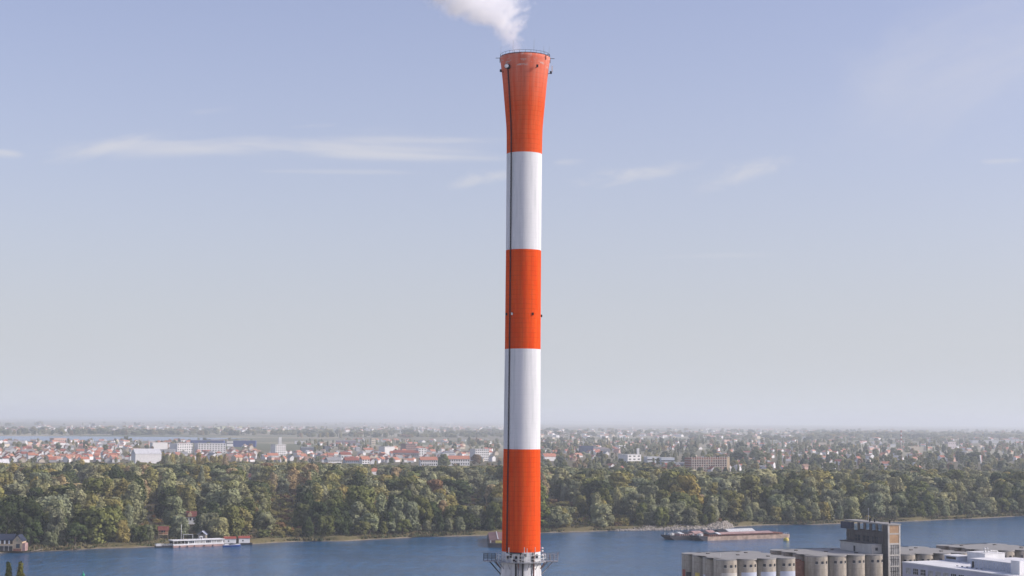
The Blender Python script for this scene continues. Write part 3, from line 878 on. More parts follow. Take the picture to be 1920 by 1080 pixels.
for k in range(2):
    vx = a.x + 2.6 + k * 1.2
    MB().tube((vx, a.y + 3, WZ + 3.7), (vx, a.y + 3, WZ + 5.0), 0.28, n=8).tube((vx, a.y + 3, WZ + 5.0), (vx, a.y + 3, WZ + 5.5), 0.55, 0.1, n=10).build('roof_vent', M['pale_steel'], wb)
MB().tube((a.x + 5.0, a.y + 3, WZ + 4.3), (a.x + 8.5, a.y + 3, WZ + 4.0), 0.28, n=8).build('roof_vent', M['pale_steel'], wb)
on_roof(1912, 1950, 1078, 4.4, 4, 'white', 'lift_tower', lab='white lift tower at the roof edge')
p0 = to_wb(gp(1868, 1068, 27.0))
MB().tube((p0.x + 2.5, p0.y, WZ), (p0.x + 2.5, p0.y, WZ + 1.6), 0.5, n=10).tube((p0.x + 2.5, p0.y, WZ + 1.6), (p0.x + 2.5, p0.y, WZ + 3.2), 0.5, 1.6, n=4).build('funnel_vent', M['white'], wb)
for k in range(6):
    p = to_wb(gp(1795 + k * 9, 1062 + k * 1.2, 27.0))
    MB().span((p.x, p.y, WZ), (p.x + .5, p.y + .5, WZ + .35)).build('roof_outlet', M['grey_steel'], wb)

# ---------------------------------------------------------------- boats
def frame(p0, p1):                   # heading of the line p0 -> p1
    d = p1 - p0
    return math.atan2(d.y, d.x), d.length
def barge(p0, p1, label, mats, covers, beam=11.0, rake=6.5):
    rz, L = frame(p0, p1)
    b = empty('cargo_barge', (p0.x, p0.y, 0.0), rz, label, 'barge', 'cargo barges moored on the river')
    hull, side_m, hatch_m = mats
    poly = [(0, -1.2), (L - 2.5, -1.2), (L, 0.4), (L, 2.5), (0, 2.5)]
    def ext(poly, y0, y1):
        n = len(poly)
        m = MB()
        m.add([(x, y0, z) for x, z in poly] + [(x, y1, z) for x, z in poly],
              [tuple(range(n)), tuple(range(2 * n - 1, n - 1, -1))] + [((i + 1) % n, i, n + i, n + (i + 1) % n) for i in range(n)])
        return m
    ext(poly, 0, beam).build('hull', M[hull], b)
    ext([(0, -1.2), (0, 2.5), (-rake + 1.5, 3.0), (-rake, 3.0), (-rake, 2.2), (-2.5, -0.3)], 0.05, beam - 0.05).build('bow', M['hull_dark'], b)  # shade on the bow is put into its dark colour
    MB().span((1.5, 0.9, 2.5), (L - 5, beam - 0.9, 3.75)).build('coaming', M[side_m], b)
    st = MB()
    for k in range(int((L - 8) / 1.6)):
        st.span((2.4 + k * 1.6, 0.55, 2.52), (2.95 + k * 1.6, 0.93, 3.45))
    st.build('coaming_bracket', M['black_steel'], b)
    for x0, x1, mt, h in covers:
        c = MB()
        ym = beam / 2
        c.add([(x0, 0.7, 3.76), (x1, 0.7, 3.76), (x1, beam - .7, 3.76), (x0, beam - .7, 3.76), (x0, ym, 3.76 + h), (x1, ym, 3.76 + h)],
              [(0, 1, 5, 4), (2, 3, 4, 5), (0, 4, 3), (1, 2, 5), (3, 2, 1, 0)])
        c.build('hatch_cover', M[mt], b)
    for yb in (2.2, beam - 2.2): MB().tube((-rake + 1.6, yb, 2.9), (-rake + 1.6, yb, 4.2), 0.35, n=8).build('bollard', M['pale_steel'], b)
    MB().span((-2.5, beam / 2 - 1.4, 2.8), (-0.6, beam / 2 + 1.4, 4.2)).tube((-3.4, beam / 2 - 1.2, 3.4), (-3.4, beam / 2 + 1.2, 3.4), 0.5, n=8).build('windlass', M['pale_steel'], b)
    r_ = MB()
    for k in range(3):
        r_.tube((L - 4 + k * 1.8, 0.4, 2.5), (L - 4 + k * 1.8, 0.4, 3.6), 0.06, n=4)
    r_.tube((L - 4, 0.4, 3.6), (L - .4, 0.4, 3.6), 0.05, n=4)
    MB().tube((L - 6, beam / 2, 2.5), (L - 6, beam / 2, 6.0), 0.07, n=5).build('mast', M['pale_steel'], b)
    r_.build('stern_rail', M['pale_steel'], b)
    return b, L, rz
pA0, pA1 = gp(1327, 1014.0), gp(1480.5, 1008.7)
bA, LA, rzA = barge(pA0, pA1, 'long beige barge with lilac hatch covers lying nearest the silos', ('hull_beige', 'rust', 'rust_pink'),
                    [(2, 9, 'black_steel', .8), (9.3, 11.5, 'white', 1.1)] + [(12 + k * 8.2, 19.9 + k * 8.2, 'rust_pink', 1.0) for k in range(5)])
nrm = Vector((-math.sin(rzA), math.cos(rzA), 0)); tng = Vector((math.cos(rzA), math.sin(rzA), 0))
off = nrm * 12.0 - tng * 14.0
barge(pA0 + off, pA1 + off, 'dark bowed barge with one long white hatch cover behind the beige barge', ('hull_dark', 'rust_pink', 'rust_pink'),
      [(2, 5, 'pale_steel', 1.0), (5.5, 9, 'black_steel', 1.3), (13, 20, 'rust_pink', 1.4), (20.5, 24, 'black_steel', 1.5), (24.5, 30, 'rust_pink', 1.6), (33, 40, 'black_steel', 1.7), (40.3, 62, 'pale_steel', 2.0)])
p0, p1 = gp(916, 1027), gp(912.5, 1003.5)
L_ = 72.0
rz_ = math.atan2(p1.y - p0.y, p1.x - p0.x)
bC = empty('cargo_barge', (p0.x, p0.y, 0), rz_, 'rust brown barge with a yellow strip lying end on behind the chimney', 'barge', 'cargo barges moored on the river')
MB().span((0, -11.4, -1), (L_, 0, 2.7)).build('hull', M['hull_dark'], bC)
for k in range(6):
    x0 = 4 + k * 11.2
    c = MB().add([(x0, -10.9, 2.7), (x0 + 10.9, -10.9, 2.7), (x0 + 10.9, -0.5, 2.7), (x0, -.5, 2.7), (x0, -10.9, 4.0), (x0 + 10.9, -10.9, 4.0), (x0 + 10.9, -.5, 4.0), (x0, -.5, 4.0), (x0, -5.7, 4.7), (x0 + 10.9, -5.7, 4.7)],
                 [(0, 1, 5, 4), (3, 7, 6, 2), (4, 5, 9, 8), (6, 7, 8, 9), (0, 4, 8, 7, 3), (1, 2, 6, 9, 5)])
    c.build('hatch_cover', M['hatch_brown'], bC)
MB().span((0.2, -10.8, 2.7), (3.6, -4.2, 3.9)).build('deck_box', M['yellow'], bC)
for yb in (-10, -1.2): MB().tube((1.0, yb, 2.7), (1.0, yb, 4.2), 0.3, n=8).build('bollard', M['pale_steel'], bC)
c = MB()
c.span((4, -5.95, 4.72), (L_ - 2, -5.45, 4.85)).build('ridge_walkway', M['pale_steel'], bC)
# yellow mooring buoy at the barge's stern
p = gp(1474, 1014)
by = empty('mooring_buoy', (p.x, p.y, 0), 0, 'fat yellow mooring buoy at the stern of the beige barge', 'buoy')
MB().lathe([(0.6, -0.8), (1.7, -0.3), (1.85, 0.4), (1.75, 1.3), (1.2, 1.9), (0.2, 2.1)], 20, cap=True).build('float', M['yellow'], by)
MB().tube((0, 0, 2.0), (0, 0, 2.6), 0.2, n=8).build('mooring_post', M['black_steel'], by)
p = gp(156, 1079.5)
by = empty('channel_buoy', (p.x, p.y, 0), 0, 'small green channel buoy floating off the poplars', 'buoy')
MB().lathe([(0.5, -0.6), (0.75, 0.0), (0.7, 0.8), (0.25, 1.0)], 16, cap=True).build('float', M['green'], by)
MB().tube((0, 0, 0.95), (0, 0, 2.2), 0.28, 0.08, n=8).build('top_mark', M['green'], by)

# floating restaurant
p0, p1 = gp(325, 1027.0), gp(420, 1023.3)
rz, L = frame(p0, p1)
fr_ = empty('floating_restaurant', (p0.x, p0.y, 0), rz, 'long white floating restaurant with a flat roof on a rusty pontoon', 'houseboat')
B = 7.0
MB().span((0, 0, -0.8), (L, B, 1.15)).build('pontoon', M['rust_pink'], fr_)
t_ = MB()
for k in (4, 8.6, 13, 19, 24.5): MB().tube((k, -0.2, 0.2), (k, -0.2, 0.9), 0.35, n=8).build('fender', M['black_steel'], fr_)
MB().span((0, 0.05, 1.15), (L, B - 0.05, 1.95)).build('lower_wall', M['white'], fr_)
MB().span((9.2, 0.3, 1.95), (L - .3, B - 0.3, 3.75)).build('cabin_wall', M['white'], fr_)
MB().span((0.2, B - .4, 1.95), (9.2, B - .2, 3.75)).build('terrace_wall', M['concrete_dark'], fr_)
MB().span((-0.5, -0.45, 3.75), (L + 0.2, B + 0.4, 4.15)).build('roof', M['white_roof'], fr_)
for k in range(5): MB().span((0.1 + k * 2.25, 0.1, 1.95), (0.25 + k * 2.25, 0.25, 3.75)).build('terrace_post', M['white'], fr_)
for k in range(4): MB().span((0.6 + k * 2.25, 2.2, 1.95), (1.9 + k * 2.25, 3.4, 2.75)).build('terrace_table', M['wood'], fr_)
nw = 6
for k in range(nw):
    x0 = 9.8 + k * (L - 10.6) / nw
    x1 = x0 + (L - 10.6) / nw - 0.5
    o = MB().span((x0, 0.24, 2.15), (x1, 0.36, 3.5)).build('window', M['pane' if k % 3 else 'glass'], fr_)
    m = MB()
    for i in range(1, 3): m.span((x0 + (x1 - x0) * i / 3 - .05, 0.18, 2.15), (x0 + (x1 - x0) * i / 3 + .05, 0.25, 3.5))
    m.build('mullion', M['white'], o)
MB().span((L * .55, 2.5, 4.15), (L * .55 + 0.25, 4, 5.7)).span((L * .55 + 1.4, 2.5, 4.15), (L * .55 + 1.65, 4, 5.7)).span((L * .55, 2.5, 5.7), (L * .55 + 1.65, 4, 5.9)).build('stair_hood', M['white'], fr_)
# raft at its left end
p0, p1 = gp(292, 1027.5), gp(324, 1026.8)
rz, L = frame(p0, p1)
rf_ = empty('landing_raft', (p0.x, p0.y, 0), rz, 'low landing raft with white rails tied to the floating restaurant', 'raft')
MB().span((0, 0.2, -0.5), (L, 4.5, 0.9)).build('deck', M['hull_dark'], rf_)
r_ = MB()
for y in (0.3, 4.4):
    for k in range(7): r_.tube((.2 + k * (L - .4) / 6, y, .9), (.2 + k * (L - .4) / 6, y, 2.0), 0.06, n=4)
    for z in (1.45, 2.0): r_.tube((.2, y, z), (L - .2, y, z), 0.07, n=4)
r_.build('railing', M['white'], rf_)
MB().span((.5, 1.2, .9), (3.4, 3.6, 2.2)).build('locker', M['white'], rf_)
# two white cabins with red roofs
for k, (u0, u1, v, lab) in enumerate(((421, 443, 1021.6, 'white floating cabin with a red roof joined to the restaurant'), (448.5, 469, 1020.6, 'white floating cabin with a red roof nearest the grassy bank'))):
    p0, p1 = gp(u0, v + 1.5), gp(u1, v + 1.2)
    rz, L = frame(p0, p1)
    c = empty('floating_cabin', (p0.x, p0.y, 0), rz, lab, 'houseboat', 'red roofed floating cabins')
    MB().span((-.6, 1.2, -0.6), (L + (1.5 if k else .6), 7.2, 1.1)).build('pontoon', M['hull_dark'], c)
    MB().span((0, 1.6, 1.1), (L, 6.6, 3.9)).build('wall', M['white'], c)
    MB().add([(-.4, 1.2, 3.9), (L + .4, 1.2, 3.9), (L + .4, 7.0, 3.9), (-.4, 7.0, 3.9), (-.2, 4.1, 5.1), (L + .2, 4.1, 5.1)], [(0, 1, 5, 4), (2, 3, 4, 5), (0, 4, 3), (1, 2, 5), (3, 2, 1, 0)]).build('roof', M['red_roof'], c)
    if k: MB().span((-1.6, 2.5, 1.1), (-0.1, 6.0, 3.7)).build('lobby', M['concrete_dark'], c)
    MB().span((L * .3, 1.54, 2.1), (L * .42, 1.7, 2.9)).build('window', M['glass'], c)
# motor boat
p0, p1 = gp(418, 1025.2), gp(451, 1024.4)
rz, L = frame(p0, p1)
mb_ = empty('motor_boat', (p0.x, p0.y, 0), rz, 'white motor boat with a blue hull moored beside the floating cabins', 'boat')
def hull_mesh(L, wd, z0, z1, k0=0.0):
    m = MB()
    secs = []
    for i in range(13):
        s = i / 12
        wdt = wd * (1 - max(0, (s - 0.55) / 0.45) ** 2.2)
        zt = z1 + 0.55 * s * s
        secs.append([(s * L, -wdt * .5, zt), (s * L, -wdt * .40, z0 + .1 * s), (s * L, 0, z0 - .25 + 0.5 * s * s), (s * L, wdt * .40, z0 + .1 * s), (s * L, wdt * .5, zt)])
    vs = [p for s in secs for p in s]
    fs = [(i * 5 + j, i * 5 + j + 1, i * 5 + j + 6, i * 5 + j + 5) for i in range(12) for j in range(4)] + [(i * 5 + 4, i * 5, i * 5 + 5, i * 5 + 9) for i in range(12)] + [(0, 4, 3, 2, 1)]
    return m.add(vs, fs)
mh = hull_mesh(L, 3.0, 0.0, 0.75); mh.build('hull', M['blue'], mb_)
md = hull_mesh(L * .99, 3.05, 0.70, 1.05); md.build('deck', M['white'], mb_)
MB().add([(L * .38, -1.1, 1.1), (L * .72, -.7, 1.3), (L * .72, .7, 1.3), (L * .38, 1.1, 1.1), (L * .42, -.9, 2.1), (L * .56, -.7, 2.0), (L * .56, .7, 2.0), (L * .42, .9, 2.1)], [(0, 1, 5, 4), (1, 2, 6, 5), (2, 3, 7, 6), (3, 0, 4, 7), (4, 5, 6, 7)]).build('windscreen', M['glass'], mb_)
MB().span((L * .08, -1.0, 1.0), (L * .3, 1.0, 1.5)).build('bench', M['white'], mb_)

# ---------------------------------------------------------------- riverside buildings
def gable(m, x0, x1, y0, y1, z0, z1, over=0.4, axis='x', th=0.22):
    """a pitched roof slab pair with some thickness"""
    if axis == 'x':
        ym = (y0 + y1) / 2
        for s, ya in ((-1, y0), (1, y1)):
            dzo = over * (z1 - z0) / abs(ym - ya)
            a, b = (ya + s * over, z0 - dzo), (ym, z1)
            m.add([(x, y, z + t) for t in (0, th) for x, (y, z) in ((x0 - over, a), (x1 + over, a), (x1 + over, b), (x0 - over, b))],
                  [(3, 2, 1, 0), (4, 5, 6, 7), (0, 1, 5, 4), (1, 2, 6, 5), (2, 3, 7, 6), (3, 0, 4, 7)])
    else:
        xm = (x0 + x1) / 2
        for s, xa in ((-1, x0), (1, x1)):
            dzo = over * (z1 - z0) / abs(xm - xa)
            a, b = (xa + s * over, z0 - dzo), (xm, z1)
            m.add([(x, y, z + t) for t in (0, th) for y, (x, z) in ((y0 - over, a), (y1 + over, a), (y1 + over, b), (y0 - over, b))],
                  [(3, 2, 1, 0), (4, 5, 6, 7), (0, 1, 5, 4), (1, 2, 6, 5), (2, 3, 7, 6), (3, 0, 4, 7)])
    return m
p = gp(1, 1032, 1.5)
p1_ = gp(46, 1031, 1.5)
lo = empty('gabled_lodge', (p.x, p.y, 1.2), 0.04, 'two storey riverside lodge with dark blue roof, pale balcony and a cream gable', 'lodge')
W_ = p1_.x - p.x
g0 = W_ * 0.56
MB().span((-9, 0.8, 0), (g0, 8, 2.7)).build('lower_wall', M['concrete_dark'], lo)
MB().span((-9, 1.6, 2.95), (g0, 8, 6.0)).build('upper_wall', M['brick_dark'], lo)
MB().span((-9.2, -0.7, 2.7), (g0, 1.59, 2.95)).build('balcony_floor', M['concrete_pale'], lo)
MB().span((-9.2, -0.72, 2.95), (g0, -0.58, 3.85)).build('balcony_front', M['cream'], lo)
for k in range(7):
    x = -8 + k * 2.45
    MB().span((x, -0.55, 3.85), (x + .75, 0.1, 6.0)).build('curtain', M['white'], lo)
    MB().span((x, -.5, 0), (x + .3, -.2, 2.7)).build('pillar', M['concrete_pale'], lo)
gable(MB(), -9.2, g0 + .2, -.2, 8, 6.05, 8.9).build('roof', M['dark_roof'], lo)
m = MB()
m.span((g0 + .02, -0.6, 0), (W_, 8.4, 5.6))
m.add([(g0 + .02, -.6, 5.6), (W_, -.6, 5.6), ((g0 + W_) / 2, -.6, 8.6), (g0 + .02, 8.4, 5.6), (W_, 8.4, 5.6), ((g0 + W_) / 2, 8.4, 8.6)], [(0, 1, 2), (5, 4, 3)])
m.build('gable_wall', M['cream'], lo)
gable(MB(), g0 + .02, W_, -.6, 8.4, 5.6, 8.6, .35, 'y').build('gable_roof', M['dark_roof'], lo)
MB().span((g0 + .5, -.68, 0), (W_ - .4, -.5, 1.3)).build('brick_base', M['brick_red'], lo)
MB().span((g0 + 2.0, -.7, 1.7), (W_ - 1.2, -.55, 3.9)).build('window', M['glass'], lo)
MB().span((g0 + 2.4, -.68, 5.4), (W_ - 2.6, -.57, 6.6)).build('window', M['green'], lo)
MB().span((W_ + .02, -.4, 0), (W_ + 1.6, 6, 4.3)).build('side_wall', M['rust_pink'], lo)

p = gp(297, 1012, 2.8); p1_ = gp(315, 1012, 2.8)
hut = empty('stilt_hut', (p.x, p.y, 2.6), 0.25, 'small wooden hut on stilts with a red roof among the bank trees', 'hut')
wd = p1_.x - p.x
for x in (0.2, wd - .2):
    for y in (0.2, 4.3): MB().tube((x, y, -0.5), (x, y, 3.0), 0.16, n=6).build('stilt', M['wood'], hut)
MB().span((0, 0, 3.0), (wd, 4.5, 3.3)).build('floor', M['cream'], hut)
MB().span((.2, 1.4, 3.3), (wd - .1, 4.5, 6.0)).build('wall', M['brick_red'], hut)
m = MB()
for x in (0, wd * .5, wd - .18): m.span((x, 0, 3.3), (x + .18, .2, 6.0))
m.span((0.18, 0, 4.2), (wd - .18, .16, 4.4))
m.build('veranda_frame', M['cream'], hut)
MB().span((wd * .3, 1.34, 4.3), (wd * .7, 1.5, 5.4)).build('window', M['glass'], hut)
gable(MB(), 0, wd, -.1, 4.6, 6.0, 7.8, .5).build('roof', M['red_dark'], hut)

p = gp(340, 983, 3.0); p1_ = gp(374, 981, 3.0)
ho = empty('riverside_house', (p.x, p.y, 3.0), 0.2, 'red roofed house with an orange dormer half hidden in the bank trees', 'house')
wd = p1_.x - p.x
MB().span((0, 0, 0), (wd, 8, 5.2)).build('wall', M['white'], ho)
gable(MB(), 0, wd, 0, 8, 5.2, 8.4).build('roof', M['red_dark'], ho)
m = MB()
m.span((wd * .42, -.4, 5.2), (wd * .7, 3.6, 6.6))
m.add([(wd * .42, -.4, 6.6), (wd * .7, -.4, 6.6), (wd * .56, -.4, 8.2), (wd * .42, 3.6, 6.6), (wd * .7, 3.6, 6.6), (wd * .56, 3.6, 8.2)], [(0, 1, 2), (0, 2, 5, 3), (1, 4, 5, 2)])
m.build('dormer', M['cream'], ho)
for k in range(4): MB().span((1 + k * wd / 4.4, -.06, 2.6), (2.1 + k * wd / 4.4, .1, 4.2)).build('window', M['glass'], ho)

p = gp(371, 1012, 2.8); p1_ = gp(386, 1012, 2.8)
sh = empty('grey_shed', (p.x, p.y, 2.8), -.1, 'small grey roofed shed behind the floating restaurant', 'shed')
wd = p1_.x - p.x
MB().span((0, 0, 0), (wd, 4, 3.2)).build('wall', M['concrete'], sh)
gable(MB(), 0, wd, 0, 4, 3.2, 5.0, .4, 'y').build('roof', M['pale_metal'], sh)
MB().span((wd * .35, -.06, 0), (wd * .6, .1, 2.1)).build('door', M['black_steel'], sh)

p = gp(339.5, 1014, 2.6)
fp = empty('flag_pole', (p.x, p.y, 2.6), 0, 'white pole on the bank behind the floating restaurant', 'pole')
MB().tube((0, 0, -.4), (0, 0, 9.2), 0.16, 0.12, n=8).build('mast', M['white'], fp)
MB().tube((0, 0, 9.2), (0, 0, 9.5), 0.22, 0.05, n=8).build('finial', M['white'], fp)
p, p1_ = gp(343.5, 1017, 2.0), gp(361.5, 1017, 2.0)
ga = empty('landing_gate', (p.x, p.y, 2.0), 0, 'white goal shaped gate frame at the landing of the floating restaurant', 'gate')
for x in (0, p1_.x - p.x): MB().tube((x, 0, -.5), (x, 0, 4.6), 0.12, n=6).build('post', M['white'], ga)
MB().tube((-.2, 0, 4.65), (p1_.x - p.x + .2, 0, 4.65), 0.15, n=6).build('crossbar', M['white'], ga)
p = gp(1628.5, 979.5, 2.2)
lp = empty('navigation_mast', (p.x, p.y, 1.8), 0, 'thin pole with a small lamp on the sandy bank behind the silo headhouse', 'pole')
MB().tube((0, 0, 0), (0, 0, 10.2), 0.13, 0.08, n=6).build('mast', M['pale_steel'], lp)
MB().tube((0, 0, 10.2), (0, 0, 10.7), 0.28, n=8).build('lamp', M['white'], lp)
for k, (u, v, lab) in enumerate(((67, 1034.5, 'bleached driftwood log with one upright branch near the lodge'), (142, 1031.5, 'forked driftwood trunk on the shore below the willows'))):
    p = gp(u, v, 0.4)
    dw = empty('driftwood', (p.x, p.y, 0.5), 0.2 - k, lab, 'driftwood', 'driftwood on the shore')
    MB().tube((-2.5, 0, 0.1), (0.5, 0.2, .5), 0.28, 0.38, 8).tube((0.5, .2, .5), (3.2, 1.4, 1.2), 0.38, 0.2, 8).build('log', M['wood'], dw)
    MB().tube((-0.6, 0, .4), (-1.1, .3, 3.6), 0.16, 0.05, 6).tube((1.2, .5, .8), (1.6, .2, 2.6), 0.13, 0.04, 6).build('branch', M['wood'], dw)

# ---------------------------------------------------------------- where things stand, in words
LAND = [(62, 'over the gabled lodge'), (175, 'over the driftwood shore'), (292, 'left of the stilt hut'), (400, 'over the floating restaurant'), (480, 'over the red roofed cabins'),
        (565, 'over the grassy gap'), (680, 'between grassy gap and chimney'), (800, 'some way left of the chimney'), (905, 'just left of the chimney'), (1040, 'behind the chimney'),
        (1160, 'right of the chimney'), (1270, 'over the rock bank'), (1400, 'over the moored barges'), (1540, 'between barges and silo headhouse'), (1680, 'over the silo headhouse'), (1800, 'over the white factory'), (9999, 'at the far right edge')]
def where(u):
    for lim, s in LAND:
        if u < lim: return s
ORD = 'first second third fourth fifth sixth seventh eighth ninth tenth eleventh twelfth thirteenth fourteenth fifteenth sixteenth seventeenth eighteenth nineteenth twentieth'.split()
def number_off(items, text):
    """items: (sort key u, object, look, row, place); identical descriptions are told apart by counting from the left"""
    by = {}
    for it in items: by.setdefault((it[2], it[3], it[4]), []).append(it)
    for (look, row, pl), its in by.items():
        its.sort(key=lambda i: i[0])
        for k, it in enumerate(its):
            it[1]['label'] = text(look, row, pl, ORD[k] + ' ' if len(its) > 1 else '')

# ---------------------------------------------------------------- the town: larger buildings
WIN_SMALL = MB().span((-0.75, -0.06, -0.8), (0.75, 0.12, 0.8)).mesh('window', M['glass'])
WIN_WIDE = MB().span((-1.6, -0.06, -0.7), (1.6, 0.12, 0.7)).mesh('window', M['glass'])
tint_cache = {}
def setc(o, c):
    o['tint'] = [float(x) for x in c]
    return o
WHITE, CREAM, PINK, GREYW = (0.74, 0.73, 0.71), (0.60, 0.52, 0.40), (0.60, 0.40, 0.33), (0.42, 0.42, 0.43)
ORANGE, MAROON, GREYR, BROWN, BLUE = (0.50, 0.21, 0.13), (0.30, 0.10, 0.07), (0.30, 0.30, 0.30), (0.30, 0.19, 0.13), (0.06, 0.09, 0.26)
TOWN_U = []
def block(name, label, cat, u0, u1, vt, vb, depth=14.0, rot=28.0, wall=WHITE, roof=None, kind='flat', nx=0, nz=0, wide=False, group=None):
    a = R(rot)
    p = gp((u0 + u1) / 2, vb, 3.0)
    s = p.y / F * 1.003
    tot = (u1 - u0) * s
    h = (vb - vt) * s
    depth = min(depth, tot * 0.6)
    W = max((tot - depth * abs(math.sin(a))) / math.cos(a), 3.0)
    o = empty(name, (p.x, p.y, 3.0), a, label, cat, group)
    wm, rm = M['wall_tint'], M['roof_tint']
    hw = h if kind in ('flat', 'tower') else h * 0.68
    setc(MB().span((-W / 2, 0, 0), (W / 2, depth, hw)).build('wall', wm, o), wall)
    if kind == 'flat':
        setc(MB().span((-W / 2 - .3, -.3, hw), (W / 2 + .3, depth + .3, hw + 0.5)).build('roof', rm, o), roof or tuple(c * 0.8 for c in wall))
    elif kind == 'gable':
        m = gable(MB(), -W / 2, W / 2, 0, depth, hw, h, .5)
        m.add([(-W / 2, 0, hw), (-W / 2, depth, hw), (-W / 2, depth / 2, h - .1), (W / 2, 0, hw), (W / 2, depth, hw), (W / 2, depth / 2, h - .1)], [(0, 2, 1), (3, 4, 5)])
        setc(m.build('roof', rm, o), roof or ORANGE)
    elif kind == 'arch':
        n = 10
        pts = [(-W / 2 + W * i / n, hw + (h - hw) * math.sin(math.pi * i / n)) for i in range(n + 1)]
        m = MB()
        m.add([(x, -.3, z) for x, z in pts] + [(x, depth + .3, z) for x, z in pts] , [(i, i + 1, n + 2 + i, n + 1 + i) for i in range(n)] + [tuple(range(n, -1, -1)), tuple(range(n + 1, 2 * n + 2))])
        setc(m.build('roof', rm, o), roof or GREYR)
    if nx and nz:
        me = WIN_WIDE if wide else WIN_SMALL
        for i in range(nx):
            for k in range(nz):
                wn = place('window', me, o, (-W / 2 + W * (i + .5) / nx, 0, hw * (k + .55) / nz))
                wn.scale = (min(1.6, W / nx * 0.36), 1, min(1.5, hw / nz * 0.33))
    TOWN_U.append((p.x, p.y, max(W, depth) * 0.6, h))
    return o, W, depth, h
